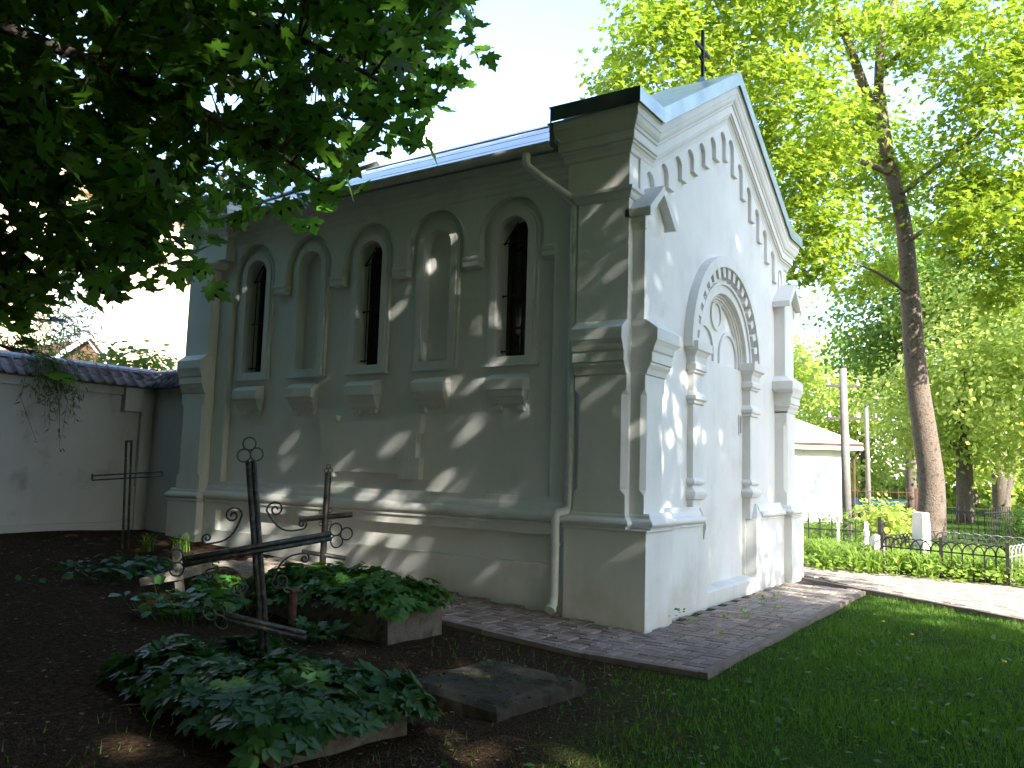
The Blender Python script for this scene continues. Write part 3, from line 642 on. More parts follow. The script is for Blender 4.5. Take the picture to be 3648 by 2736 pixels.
def tree(name, label, base, trunk, limbs, lobes, tpl, lmat, size, rng, group=None, bark=None, per=9, rc=.35, out=.5, up=.8):
    root = thing(name, label, 'tree', base, 0, group); b = np.array(base)
    for nm, curves in (('trunk', [trunk]), ('branch', limbs)):
        for pts, rad in curves:
            pts = [np.array(p, float) for p in pts]
            # smooth the path
            fine, fr_ = [], []
            for i in range(len(pts)-1):
                p0, p1, p2, p3 = pts[max(0, i-1)], pts[i], pts[i+1], pts[min(len(pts)-1, i+2)]
                for t in np.linspace(0, 1, 5)[:-1]:
                    fine.append(.5*((2*p1)+(-p0+p2)*t+(2*p0-5*p1+4*p2-p3)*t*t+(-p0+3*p1-3*p2+p3)*t**3)); fr_.append(rad[i]+(rad[i+1]-rad[i])*t)
            fine.append(pts[-1]); fr_.append(rad[-1])
            MB().tube([p-b for p in fine], fr_, 12 if nm == 'trunk' else 7).build(nm, bark or BARK, root, True)
    if lobes:
        P, O = lobe_points(lobes, rng, per, rc); n = len(P); s = size*(.7+.6*rng.random(n))
        fr = frames(n, up, .6, .5, O*out, rng)
        me = leaf_mesh('crown', tpl, P-b, s, fr); tag(link('crown', me, lmat, root), kind='stuff')
    return root

# ------------------------------------------------------------------ left maple, its low boughs hang over the path
rngA = np.random.default_rng(5)
bA = np.array((-7.7, 3.6, gz(-7.7, 3.6)-.05)); T0 = (-7.4, 3.3, 3.3)
limbsA = [([T0, (-6.3,2.7,4.9), (-5.3,1.7,4.65), (-4.6,.7,4.2), (-4.15,-.1,3.75), (-3.98,-.33,3.55)], [.10,.07,.045,.028,.014,.006]),
          ([T0, (-6.1,2.5,4.2), (-5.2,1.4,3.85), (-4.55,.5,3.4), (-4.15,.1,3.08)], [.09,.06,.036,.02,.006]),
          ([T0, (-6.0,2.5,3.75), (-5.2,1.6,3.35), (-4.7,.9,2.8)], [.08,.05,.03,.006]),
          ([T0, (-6.1,2.7,3.35), (-5.3,1.8,2.85), (-4.95,1.42,2.45)], [.07,.045,.025,.006]),
          ([T0, (-6.2,2.3,5.5), (-5.1,1.2,5.3), (-4.3,.1,4.85), (-3.95,-.5,4.5)], [.11,.08,.05,.03,.01]),
          ([T0, (-6.6,2.6,5.6), (-4.8,2.2,6.3), (-3.2,1.0,7.4)], [.14,.11,.08,.03]),
          ([T0, (-7.3,2.2,6.2), (-6.6,.6,8.2), (-5.4,-1.0,9.6)], [.16,.12,.08,.03]),
          ([T0, (-7.6,3.7,6.5), (-7.8,4.4,9.5)], [.18,.13,.05]),
          ([T0, (-6.3,3.6,5.6), (-4.2,4.3,7.6), (-2.6,4.6,9.6)], [.12,.09,.06,.02])]
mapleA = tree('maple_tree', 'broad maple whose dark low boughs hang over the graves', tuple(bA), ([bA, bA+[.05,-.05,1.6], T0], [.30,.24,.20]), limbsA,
     [((-7.0,3.2,8.2),(5.2,4.8,2.9),11000), ((-4.2,3.2,7.7),(2.6,2.4,1.7),4200), ((-4.6,-.9,9.3),(3.6,3.2,1.9),7000), ((-9.0,2.6,5.2),(2.6,3.0,1.8),4200), ((-2.6,5.5,10.0),(2.4,2.6,1.4),3600), ((-1.9,2.4,10.3),(2.2,2.6,1.3),3400)], T_STAR, LMAP, .26, rngA, per=10, rc=.42)  # last two lobes, out of view, added to block skylight overhead
sheet = [(1000,-150,4.60),(1000,90,3.96),(955,170,3.75),(925,235,3.57),(890,300,3.40),(845,365,3.22),(815,440,3.02)]
A0 = np.array((-3.88,-.57)); AD = unit(np.array((-1.70,2.56)))          # bough curtain hangs along this line on plan
outl = [(a_+.10, b_-(.17 if .3 < a_ < 1.3 else .11) if b_ < 5 else b_) for a_, b_ in [(-2.2,5.3),(.0,5.3),(.0,4.6),(.06,3.98),(.18,3.78),(.27,3.60),(.38,3.44),(.52,3.26),(.64,3.06),(.76,3.04),(.96,3.07),(1.03,3.2),(1.25,3.2),(1.4,2.86),(1.55,2.64),(1.74,2.56),(1.92,2.74),(2.05,2.80),(2.2,2.62),(2.15,2.36),(2.3,2.30),(2.42,2.50),(3.4,2.5),(3.4,5.3)]]
def inpoly(x, y):
    c = False
    for i in range(len(outl)):
        (x1, y1), (x2, y2) = outl[i], outl[i-1]
        if (y1 > y) != (y2 > y) and x < (x2-x1)*(y-y1)/(y2-y1)+x1: c = not c
    return c
ls = []
for pts, rad in limbsA[:5]:
    pts = np.array(pts)
    for i in range(len(pts)-1):
        for t in np.linspace(0, 1, 8): ls.append(pts[i]*(1-t)+pts[i+1]*t)
ls = np.array(ls)
cl = []
while len(cl) < 470:
    u, z = rngA.uniform(-.3, 3.4), rngA.uniform(2.2, 5.2)
    if not inpoly(u, z): continue
    dz = rngA.choice([rngA.normal(0, .28), rngA.uniform(.5, 3.2)], p=[.58, .42])
    k = dz/4.8
    p2 = A0 + AD*u*(1+k*.9) + np.array((.832,.555))*dz
    cl.append((p2[0], p2[1], 1.5+(z-1.5)*(1+k)))
cl = np.array(cl); LP = []
tw = MB()
for c in cl:
    d = np.linalg.norm(ls-c, axis=1) + .8*np.maximum(0, ls[:, 0]-c[0]); a = ls[d.argmin()]
    m = (a+c)/2 + np.array((0, 0, .08))
    if np.linalg.norm(a-c) < 3: tw.tube([a-bA, m-bA, c-bA], [.009, .006, .0025], 5, False)
    n = rngA.integers(9, 15); LP.append(c + rngA.normal(size=(n, 3))*np.array((.155, .155, .12)))
tag(tw.build('twig', TWIG, mapleA, False, False), kind='stuff')
LP = np.concatenate(LP); n = len(LP); s = rngA.uniform(.105, .175, n)
x, y, z = frames(n, .75, .55, .8, None, rngA); fr = (x, y, z)
cv = LP - np.array(CAM); dep = cv @ np.array(FWD); px = cv @ np.array(RGT)/dep; py = cv @ np.array(UPV)/dep
show = np.where((abs(px) < .617) & (abs(py) < .463), s/dep, 0); idx = np.argsort(-show)[:300]
leaf_objects(mapleA, T_MAPLE, LMAP, LP, s, fr, idx, bA)
kp = np.setdiff1d(np.arange(n), idx)
tag(link('foliage', leaf_mesh('foliage', T_MAPLE, LP[kp]-bA, s[kp], tuple(q[kp] for q in fr)), LMAP, mapleA), kind='stuff')

# ------------------------------------------------------------------ shade trees standing behind and to the right of the viewer
rngB = np.random.default_rng(21)
def shade_tree(label, x, y, lobes, h):
    b = (x, y, -.05)
    tree('shade_tree', label, b, ([b, (x+.1, y+.1, h*.35), (x, y, h*.7)], [.32, .25, .14]),
         [([(x, y, h*.33), ((x+lc[0])/2, (y+lc[1])/2, (h*.33+lc[2])/2+.4), lc], [.14, .09, .03]) for lc, r, n_ in lobes], [(c, r, int(n*1.25)) for c, r, n in lobes], T_FAR, LSHADE, .175, rngB, group='shade trees round the lawn', per=24, rc=.38)
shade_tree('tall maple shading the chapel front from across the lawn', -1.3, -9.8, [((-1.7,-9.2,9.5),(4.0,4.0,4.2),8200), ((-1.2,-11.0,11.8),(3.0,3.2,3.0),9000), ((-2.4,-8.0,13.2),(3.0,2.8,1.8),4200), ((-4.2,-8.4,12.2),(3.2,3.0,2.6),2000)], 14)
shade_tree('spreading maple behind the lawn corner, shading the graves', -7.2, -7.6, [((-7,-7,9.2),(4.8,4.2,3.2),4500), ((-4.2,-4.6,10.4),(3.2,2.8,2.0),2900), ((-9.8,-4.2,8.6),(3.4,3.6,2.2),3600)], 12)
shade_tree('unseen maple added to dim skylight over the left ground', -14, -1, [((-13.4,-.5,8),(4.2,4.6,3.6),4600)], 11)  # out of view, added to darken the ground on the left

def sky_block_tree(label, x, y, h, r, n):  # unseen trees, added to keep skylight off walls and ground
    b = (x, y, -.05); lobes = [((x, y, h*.22), (r, r, h*.2), n//3), ((x, y, h*.5), (r*1.1, r*1.1, h*.22), n//3), ((x, y, h*.8), (r*.8, r*.8, h*.2), n//3)]
    tree('sky_block_tree', label, b, ([b, (x, y, h*.4), (x, y, h*.8)], [.3, .24, .1]), [], lobes, T_FAR, LSHADE, .42, rngB, group='unseen trees added to block skylight', per=12, rc=.6)
sky_block_tree('added skylight-blocking tree standing nearest the end of the lawn', -11.5, -11, 13, 3.6, 4200)
sky_block_tree('added skylight-blocking tree west of the graves', -15, -5.5, 13, 3.8, 4200)
sky_block_tree('added skylight-blocking tree west of the low-boughed maple', -14.5, 1.5, 13, 3.8, 4200)
sky_block_tree('added skylight-blocking tree hugging the boundary wall', -12.2, 6.0, 11, 3.4, 3900)
sky_block_tree('added skylight-blocking tree past the western end of the wall', -18, 7, 13, 4, 3900)
sky_block_tree('added skylight-blocking tree farthest to the west', -20, -1, 14, 4, 3900)
sky_block_tree('tall added skylight-blocking tree south of the spreading maple', -6.5, -15, 12, 4.2, 4200)
sky_block_tree('tall added skylight-blocking tree south of the lawn', -8.2, -19, 14, 3.2, 4000)
sky_block_tree('added skylight-blocking tree behind the boundary wall near the willow', -6.2, 13.2, 13, 3.8, 4600)
sky_block_tree('added skylight-blocking tree behind the western part of the boundary wall', -11.5, 12.2, 13, 4, 4600)
sky_block_tree('tall added skylight-blocking tree two rows behind the boundary wall', -8.5, 18.5, 15, 4.2, 4200)
sky_block_tree('low added skylight-blocking tree at the southern end of the path', 6, -19, 8, 3.6, 3000)
sky_block_tree('low added skylight-blocking tree south of the far graves', 12, -16, 9, 3.8, 3000)
sky_block_tree('low added skylight-blocking tree at the southeast corner of the graves', 18, -15, 10, 4, 3000)

# ------------------------------------------------------------------ sunlit maple beyond the path
rngR = np.random.default_rng(8)
LB = [((9.4,4.3,11.0),(1.3,1.3,1.5),1500),((10.8,4.0,9.5),(1.4,1.4,1.2),1400),((10.9,4.5,8.2),(1.1,1.1,.8),700),((11.4,2.9,11.5),(1.6,1.6,1.7),1900),((10.6,4.0,12.9),(1.8,1.8,1.6),1700),((12.0,2.5,8.6),(1.5,1.5,1.3),1500),((12.6,1.8,7.0),(1.2,1.3,.9),1000),((12.4,1.5,10.2),(1.6,1.6,1.5),1700),
      ((18.6,.9,11),(1.5,1.5,1.4),1200),((14.4,-2.0,11.8),(1.6,1.6,1.7),1800),((15,-2.4,9.9),(1.7,1.6,1.6),1800),((14.9,-1.9,8.0),(1.3,1.3,1.1),1200),((14.2,-2.4,7.4),(1.3,1.3,.9),1000),((18.9,1.5,7.8),(1.2,1.2,.8),800),((13.8,2.4,13.6),(2.2,2.2,1.8),2300),((18.3,-.3,16.0),(2.6,2.4,1.6),2000),((15.6,-2.2,6.5),(1.2,1.2,.8),800),((13.4,1.5,7.7),(1.1,1.1,.9),700),((16.6,-3.4,11.5),(2,2,2.4),1800),((17.5,1.5,10.5),(2.2,2.2,2.6),1900),((11.2,1.6,13.6),(1.8,1.8,1.5),1500)]
bR = (17.9,-.25,-.05)
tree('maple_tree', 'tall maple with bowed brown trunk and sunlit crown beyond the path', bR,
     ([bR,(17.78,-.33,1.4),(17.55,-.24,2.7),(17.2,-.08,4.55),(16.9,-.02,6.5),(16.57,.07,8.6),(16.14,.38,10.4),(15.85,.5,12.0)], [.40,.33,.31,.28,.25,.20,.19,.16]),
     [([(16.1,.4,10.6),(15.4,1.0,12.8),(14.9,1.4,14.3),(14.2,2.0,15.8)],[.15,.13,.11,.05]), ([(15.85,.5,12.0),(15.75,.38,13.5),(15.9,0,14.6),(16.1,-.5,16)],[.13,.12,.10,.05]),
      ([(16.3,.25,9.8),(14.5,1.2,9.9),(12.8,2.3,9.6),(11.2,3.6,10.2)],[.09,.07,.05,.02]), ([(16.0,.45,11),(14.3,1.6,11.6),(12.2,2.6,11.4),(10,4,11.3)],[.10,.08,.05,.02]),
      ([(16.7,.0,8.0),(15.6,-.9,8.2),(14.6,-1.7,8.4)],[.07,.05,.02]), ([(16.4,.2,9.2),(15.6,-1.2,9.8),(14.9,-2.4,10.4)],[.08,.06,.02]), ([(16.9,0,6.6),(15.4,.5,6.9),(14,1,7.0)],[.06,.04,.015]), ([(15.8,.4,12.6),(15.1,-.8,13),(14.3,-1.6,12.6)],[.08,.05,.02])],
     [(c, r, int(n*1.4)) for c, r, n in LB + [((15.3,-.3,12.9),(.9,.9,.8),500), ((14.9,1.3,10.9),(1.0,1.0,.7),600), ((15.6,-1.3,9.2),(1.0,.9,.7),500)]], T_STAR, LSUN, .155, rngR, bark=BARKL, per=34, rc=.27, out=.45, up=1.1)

# ------------------------------------------------------------------ trees farther back
rngF = np.random.default_rng(31)
def far_tree(name, label, x, y, h, r, n, mat, size=.30, trunk=.22, lean=0, low=.32, grp='trees beyond the graves'):
    b = (x, y, -.05); lobes = []
    k = 9
    for i in range(k):
        a = i*2.4; q = .55*r*math.sqrt((i+.3)/k); zz = h*(low+.12) + (h*(1-low)-.15*h)*((i*.37) % 1)
        lobes.append(((x+q*math.cos(a)+lean*.6, y+q*math.sin(a), zz), (r*.52, r*.52, h*.17), int(1.35*n)//k))
    return tree(name, label, b, ([b, (x+lean*.3, y, h*.3), (x+lean, y, h*.7)], [trunk*1.2, trunk, trunk*.4]),
         [([(x+lean*.35, y, h*.3), ((x+l[0][0])/2, (y+l[0][1])/2, l[0][2]-.6), l[0]], [trunk*.4, trunk*.25, .02]) for l in lobes[:5]], lobes, T_FAR, mat, size*.68, rngF, group=grp, per=9, rc=.38, out=.9)
far_tree('lime_tree', 'dense dark green round-headed tree above the utility poles', 36.4, 2.8, 14.5, 4.6, 8000, LDK, .30, .22, 0, .42)
far_tree('elm_tree', 'drooping bright green tree with dark leaning trunk', 31.4, .1, 10, 4.4, 9000, LFAR, .27, .30, .5, .20)
far_tree('elm_tree', 'feathery yellow-green tree filling the right side behind the grave fence', 29, -4.2, 12.5, 5.2, 11000, LFAR, .27, .28, 0, .12)
far_tree('birch_tree', 'pale thin-trunked tree behind the white house roof', 44, 12.5, 10.5, 5, 7000, LFAR, .34, .15, 0, .2)
far_tree('birch_tree', 'tall pale tree rising behind the second utility pole', 50, 7.5, 11, 5.4, 8000, LFAR, .36, .16, 0, .14)
far_tree('lime_tree', 'broad sunny tree closing the far end of the graveyard', 58, 2, 14, 7, 8000, LFAR, .42, .3, 0, .1)
far_tree('lime_tree', 'large background tree beyond the bright drooping one', 47, -5, 16, 7, 9000, LFAR, .40, .3, 0, .12)
far_tree('lime_tree', 'background tree showing left of the pole beyond the house', 60, 16, 11.5, 7, 7000, LFAR, .45, .3, 0, .1)
far_tree('elm_tree', 'shadowy tree at the edge of the far graves', 40, -9, 11, 5, 6000, LDK, .34, .25, 0, .15)
tw_ = tree('bare_trunk_tree', 'twin-stemmed dark trunk standing close behind the bowed maple', (37.1,-.9,-.05), ([(37.1,-.9,-.05),(36.9,-.85,2.5),(36.6,-.8,5),(36.4,-.9,8)],[.42,.34,.28,.18]), [([(36.9,-.9,.6),(37.0,-1.4,3),(36.9,-1.5,5.5)],[.26,.24,.12])],
     [((36.3,-1.0,9),(2.6,2.6,2.2),2600)], T_FAR, LDK, .30, rngF)
nT = 9000; aT = rngF.uniform(0, 1, nT); PT = np.stack([66-14*aT+rngF.normal(size=nT)*1.2, 26-52*aT+rngF.normal(size=nT)*1.0, 4.6*rngF.random(nT)**1.2*(.7+.3*np.sin(aT*31))], 1)
tag(link('distant_thicket', leaf_mesh('thicket', T_FAR, PT, rngF.uniform(.3, .6, nT), frames(nT, .8, .6, .3, np.array([-.5,-.5,0]), rngF)), LFAR), 'far green thicket closing off the graveyard', 'thicket', kind='stuff')
# shrubs and willow behind the boundary wall
def bush(name, label, c, r, n, mat, tpl, size, stems=True):
    b = (c[0], c[1], gz(c[0], c[1])-.05)
    return tree(name, label, b, ([b, (c[0], c[1], c[2]*.6), (c[0], c[1], c[2])], [.05, .04, .02]), [], [(c, r, n)], tpl, mat, size, rngF, per=7, rc=.16)
bush('lilac_bush', 'broad-leaved lilac bush showing above the tiled wall', (.95,10.1,2.85), (.75,.6,.65), 1300, LDK, T_OVAL, .13)
bush('lilac_bush', 'small leafy bush beside the lilac above the tiled wall', (1.35,9.6,2.75), (.4,.4,.4), 420, LDK, T_OVAL, .12)
bush('willow_bush', 'fine-leaved willow rising behind the tiled wall', (-1.2,11.8,3.6), (2.4,1.2,1.3), 6500, LWIL, T_LANCE, .17)
vn = thing('willow_branch', 'drooping willow branch hanging over the tiled wall', 'branch', (-1.7,8.9,2.3)); vb = np.array((-1.7,8.9,2.3))
vp = []; vm = MB()
for i in range(26):
    a = np.array((-1.55+rngF.normal()*.16, 8.62, 2.95+rngF.normal()*.05)); L_ = rngF.uniform(.3, 1.15) if i % 3 else rngF.uniform(.2, .45)
    pts = [np.array((-1.9,8.95,3.05)), a, a+np.array((.05+rngF.normal()*.04, -.36, -.12)), a+np.array((.10+rngF.normal()*.08, -.42, -.12-L_*.5)), a+np.array((.13+rngF.normal()*.10, -.44, -.15-L_))]
    vm.tube([p-vb for p in pts], [.006,.005,.004,.003,.0015], 4, False)
    for t in np.linspace(.1, 1, 26):
        q = t*(len(pts)-2)+1; j = min(int(q), len(pts)-2); vp.append(pts[j]*(1-q+j)+pts[j+1]*(q-j)+rngF.normal(size=3)*.035)
tag(vm.build('stem', TWIG, vn, False, False), kind='stuff'); vp = np.array(vp); n = len(vp)
tag(link('foliage', leaf_mesh('foliage', T_LANCE, vp-vb, rngF.uniform(.07,.13,n), frames(n, .3, .6, 1.2, None, rngF)), LWIL, vn), kind='stuff')

# ------------------------------------------------------------------ buildings behind
cu = thing('church', 'tall ochre and cream church glowing in the sun behind the chapel', 'church', (20, 36, 0))
def cpart(nm, mb, m, par=None):
    o = mb.build(nm, m, par or cu); 
    if par is None: o.matrix_parent_inverse = Matrix.Translation((-20, -36, 0))
    else: o.parent = par
    return o
cpart('wall', MB().box(2, 40, 33, 60, -.2, 13.4), CHURCHP)
cpart('cornice', MB().box(1.6, 40.4, 32.5, 60.4, 13.4, 14.2), CHURCHO)
cpart('roof', MB().loft([[(1.6,32.5,14.2),(40.4,32.5,14.2),(40.4,60.4,14.2),(1.6,60.4,14.2)],[(9,46,19),(33,46,19),(33,47,19),(9,47,19)]]), SHEET)
for x in (2.2, 8.6, 15.4, 17.3, 24, 31): cpart('pilaster', MB().box(x, x+1.1, 32.7, 32.99, 0, 13.39), CHURCHO)
for x in (5.4, 12, 20.5, 27.5):
    f = cpart('window', MB().plate(arched(x, 1.1, 4, 9.5), [arched(x, .8, 4.3, 9.5)], 32.75, 32.98, FRNT), WHITEP)
    cpart('pane', MB().plate(arched(x, .8, 4.3, 9.5), [], 32.9, 32.97, FRNT), surf('church_glass', [(.2,.22,.25),(.3,.32,.35)], 1, .2, 0), f)
tw2 = thing('bell_tower', 'pale bell tower with pinnacles peeping over the chapel roof', 'tower', (38, 34, 0))
def tpart(nm, mb, m): o = mb.build(nm, m, tw2); o.matrix_parent_inverse = Matrix.Translation((-38, -34, 0)); return o
tpart('shaft', MB().box(35.6, 40.2, 32, 37, -.2, 22.6), WHITEP); tpart('cornice', MB().box(35.3, 40.5, 31.7, 37.3, 22.6, 23.2), WHITEP)
for x, y in ((35.9, 32.2), (39.9, 32.2), (35.9, 36.6), (39.9, 36.6)): tpart('pinnacle', MB().loft([[(x-.3,y-.3,23.2),(x+.3,y-.3,23.2),(x+.3,y+.3,23.2),(x-.3,y+.3,23.2)],[(x-.25,y-.25,24.6),(x+.25,y-.25,24.6),(x+.25,y+.25,24.6),(x-.25,y+.25,24.6)],[(x-.02,y-.02,26.6),(x+.02,y-.02,26.6),(x+.02,y+.02,26.6),(x-.02,y+.02,26.6)]]), SHEET)
tpart('lantern', MB().tube([(37.9,34.5,23.2),(37.9,34.5,25.2),(37.9,34.5,27.5)], [1.2,1.2,.05], 8), SHEET)
ob_ = thing('outbuilding', 'small brown-gabled outbuilding peeping over the boundary wall', 'building', (4.6, 20.5, 0))
def opart(nm, mb, m): o = mb.build(nm, m, ob_); o.matrix_parent_inverse = Matrix.Translation((-4.6, -20.5, 0)); return o
opart('wall', MB().box(3.8, 6.2, 19.6, 25, -.1, 3.5), CHURCHP); opart('roof', MB().plate([(3.6,3.5),(6.5,3.5),(5.2,4.85)], [], 19.5, 25.2, FRNT), BRICKR)
opart('white_verge', MB().plate([(6.6,3.5),(6.6,3.6),(5.2,5.02),(3.5,3.6),(3.5,3.5),(5.2,4.9)], [], 19.3, 19.49, FRNT), WHITEP)
hs = thing('house', 'white single-storey house with pale hipped roof behind the poles', 'house', (24.6, 3.1, 0), math.radians(33))
def hpart(nm, mb, m, par=None): return mb.build(nm, m, par or hs)
hpart('wall', MB().box(-.1, 8, .1, 9, -.1, 2.62), WHITEP); hpart('eaves', MB().box(-.45, 8.35, -.25, 9.35, 2.62, 2.78), surf('eaves_paint', [(.62,.55,.42),(.7,.62,.5)], 3, .7, .1, 10))
hpart('fascia', MB().box(-.48, 8.38, -.28, 9.38, 2.78, 2.86), BRICKR)
hpart('roof', MB().loft([[(-.47,-.27,2.86),(8.37,-.27,2.86),(8.37,9.37,2.86),(-.47,9.37,2.86)],[(3.8,3.9,5.1),(4.1,3.9,5.1),(4.1,5.2,5.1),(3.8,5.2,5.1)]]), SHEET)
for yy in (.8, 3.2, 5.6):
    f = hpart('window', MB().box(-.16, -.1005, yy, yy+.9, .9, 2.1), WHITEP); hpart('pane', MB().box(-.175, -.1605, yy+.08, yy+.82, .98, 2.02), surf('house_glass', [(.12,.14,.15),(.2,.22,.24)], 2, .15, 0), f)
hpart('drainpipe', MB().tube([(-.3,-.2,2.7),(-.16,-.03,2.3),(-.16,-.03,0)], .05, 8), BRICKR)
bf = thing('hoarding', 'bright blue painted hoarding far behind the trees', 'fence', (52.3, 6.6, 0))
for i in range(2, 4):
    o = MB().box(-1.25, 1.25, -.03, .03, -.1, .42).build('panel', BLUEP, bf); o.location = (1.32*(i-2.5)*1.05, -1.9*(i-2.5)*1.05, 0); o.rotation_euler = (0, 0, -.966)
def pole(label, x, y, h, r, arms, lean):
    t = thing('utility_pole', label, 'pole', (x, y, 0), 0, None)
    MB().tube([(0,0,-.05),(lean*.5,0,h*.5),(lean,0,h)], [r*1.15,r,r*.85], 10).build('post', CONC, t, True)
    for z in arms:
        o = MB().box(-.42,.42,-.035,.035,z-.03,z+.03).build('crossarm', IRON, t); o.rotation_euler = (0,0,-.98); o.location = (lean*z/h, 0, 0)
        for s_ in (-.36, .36):
            b = MB().tube([(s_*.556, -s_*.83, z+.02),(s_*.556, -s_*.83, z+.16)], [.035,.02], 7).build('insulator', WHITEP, o); b.matrix_parent_inverse = Matrix.Rotation(.98, 4, 'Z')
    MB().tube([(lean,0,h),(lean,0,h+.06)], [r*.95, r*.6], 10).build('cap', IRON, t)
pole('grey concrete utility pole with two crossarms in front of the white house', 14.4, 1.15, 4.3, .105, (3.85, 3.05), -.3)
pole('thin brown utility pole farther off beside the trees', 26.1, 2.8, 4.3, .085, (3.9,), -.25)

# ------------------------------------------------------------------ graves beyond the path
def bars(parent, a, b, h, n, mat, arcs=False, spikes=False, r=.011):
    a = Vector(a); b = Vector(b); L = (b-a).length; d = (b-a)/L
    for z in ((.08, h-.16) if arcs else (.10, h-.14)): MB().tube([a+Vector((0,0,z)), b+Vector((0,0,z))], r*1.1, 6).build('rail', mat, parent)
    for i in range(n+1):
        p = a + d*(L*i/n); m = MB().tube([p+Vector((0,0,.02)), p+Vector((0,0,h-.16 if arcs else h))], r, 6)
        if spikes: m.tube([p+Vector((0,0,h)), p+Vector((0,0,h+.09))], [r*2, .001], 6)
        m.build('bar', mat, parent)
    if arcs:
        for i in range(n):
            p = a + d*(L*i/n); q = d*(L/n*2 if i < n-1 else L/n); m = (p+q/2)
            MB().tube([p+q*(.5-.5*math.cos(t)) + Vector((0,0,h-.16+.16*math.sin(t))) for t in np.linspace(0, math.pi, 9)], r, 6).build('arc', mat, parent)
g1 = thing('grave_fence', 'low iron grave fence topped with interlaced hoops beside the path', 'fence')
A_, B_, C_, D_ = (7.85,-.75,0), (7.2,-2.6,0), (9.55,-3.0,0), (10.4,-1.1,0)
bars(g1, A_, B_, .60, 12, IRON, arcs=True); bars(g1, B_, C_, .60, 10, SILV, arcs=True); bars(g1, C_, D_, .62, 11, SILV, arcs=True); bars(g1, D_, A_, .60, 12, IRON, arcs=True)
for p in (A_, B_, C_, D_, ((A_[0]+B_[0])/2, (A_[1]+B_[1])/2, 0)): MB().box(p[0]-.025, p[0]+.025, p[1]-.025, p[1]+.025, -.05, .66).build('post', IRON, g1)
g2 = thing('grave_fence', 'spiked black iron grave fence round the two white crosses', 'fence')
E_, F_, G_, H_ = (8.9,1.35,.03), (9.4,-.45,0), (12.4,-.2,0), (12.0,1.7,.0)
for a, b, n_ in ((E_, F_, 9), (F_, G_, 12), (G_, H_, 9), (H_, E_, 12)): bars(g2, a, b, .72, n_, IRON, spikes=True)
for p in (E_, F_, G_, H_): MB().box(p[0]-.03, p[0]+.03, p[1]-.03, p[1]+.03, -.05, .86).build('post', IRON, g2)
def wcross(label, x, y, h, rz, mat, r=.04, zb=.68, aw=.26):
    t = thing('grave_cross', label, 'cross', (x, y, gz(x, y)), rz)
    MB().box(-r, r, -r*.6, r*.6, -.05, h).build('upright', mat, t); MB().box(-aw, aw, -r*.62, r*.62, h*zb-r, h*zb+r).build('crossbar', mat, t); return t
wcross('tall slim white painted grave cross inside the spiked fence', 9.7, .35, 1.15, .35, WHITEP); wcross('short white painted grave cross near the lily leaves', 8.95, -.30, .78, .3, WHITEP, .045, .75, .2)
wcross('dark iron grave cross behind the spiked fence', 15.6, 1.0, 1.0, .4, IRON, .04)
gs = thing('headstone', 'tall pale stone slab standing in the hooped grave fence', 'gravestone', (9.0,-1.2,0), .55)
MB().loft([[(-.22,-.07,-.05),(.22,-.07,-.05),(.22,.07,-.05),(-.22,.07,-.05)],[(-.22,-.065,.72),(.22,-.065,.72),(.22,.065,.72),(-.22,.065,.72)],[(-.19,-.06,.99),(.19,-.06,.99),(.19,.06,.99),(-.19,.06,.99)],[(-.18,-.045,1.0),(.18,-.045,1.0),(.18,.045,1.0),(-.18,.045,1.0)]]).build('slab', MARBLE, gs)
MB().box(-.30,.30,-.14,.14,-.05,.14).build('foot', MARBLE, gs)
gs2 = thing('headstone', 'squat pale stone block at the left end of the hooped fence', 'gravestone', (8.15,-.62,0), .5)
MB().loft([[(-.16,-.10,-.05),(.16,-.10,-.05),(.16,.10,-.05),(-.16,.10,-.05)],[(-.14,-.08,.52),(.14,-.08,.52),(.14,.08,.52),(-.14,.08,.52)],[(-.08,-.05,.60),(.08,-.05,.60),(.08,.05,.60),(-.08,.05,.60)]]).build('block', MARBLE, gs2)
gs3 = thing('headstone', 'grey granite headstone half hidden in the dark shrubs', 'gravestone', (22.5,-3.2,0), .4)
MB().box(-.5,.5,-.1,.1,-.05,.85).build('slab', STONE, gs3); MB().box(-.65,.65,-.2,.2,-.05,.15).build('foot', STONE, gs3)
g3 = thing('grave_fence', 'small black barred grave fence beside the bowed maple trunk', 'fence')
bars(g3, (17.2,-1.6,0), (19.3,-2.1,0), .95, 12, IRON); bars(g3, (17.2,-1.6,0), (17.8,-.8,0), .95, 5, IRON)
g4 = thing('grave_fence', 'tall rusty iron grave fence behind the spiked one', 'fence')
bars(g4, (20.5,2.6,.0), (21.5,.6,0), 1.35, 9, RUST); bars(g4, (21.5,.6,0), (24.5,.9,0), 1.35, 9, RUST)
# day-lily leaves and ground herbs along the path
rngL = np.random.default_rng(13)
def blades(n_cl, per, place, hmin, hmax, wid, rng, spread=.5):
    V, F = [], []
    for c in range(n_cl):
        x0, y0 = place(rng); z0 = gz(x0, y0)
        for i in range(per):
            a = rng.uniform(0, 2*math.pi); h = rng.uniform(hmin, hmax); s_ = rng.uniform(.3, 1.0)*spread*h*1.6; b = len(V)
            bx, by = x0+rng.normal()*.05, y0+rng.normal()*.05; ca, sa = math.cos(a), math.sin(a); ww = wid*rng.uniform(.7, 1.3)
            for k in range(5):
                t = k/4; rr_ = s_*t**1.6; zz = z0 + h*(t*1.5-.75*t*t)*(1.0) - .25*h*t**3; w2 = ww*(1-t)**.6 if k else ww*.8
                V.append((bx+ca*rr_-sa*w2/2, by+sa*rr_+ca*w2/2, zz)); V.append((bx+ca*rr_+sa*w2/2, by+sa*rr_-ca*w2/2, zz))
            for k in range(4): q = b+2*k; F += [(q, q+1, q+3), (q, q+3, q+2)]
    return tri_mesh('blades', V, F)
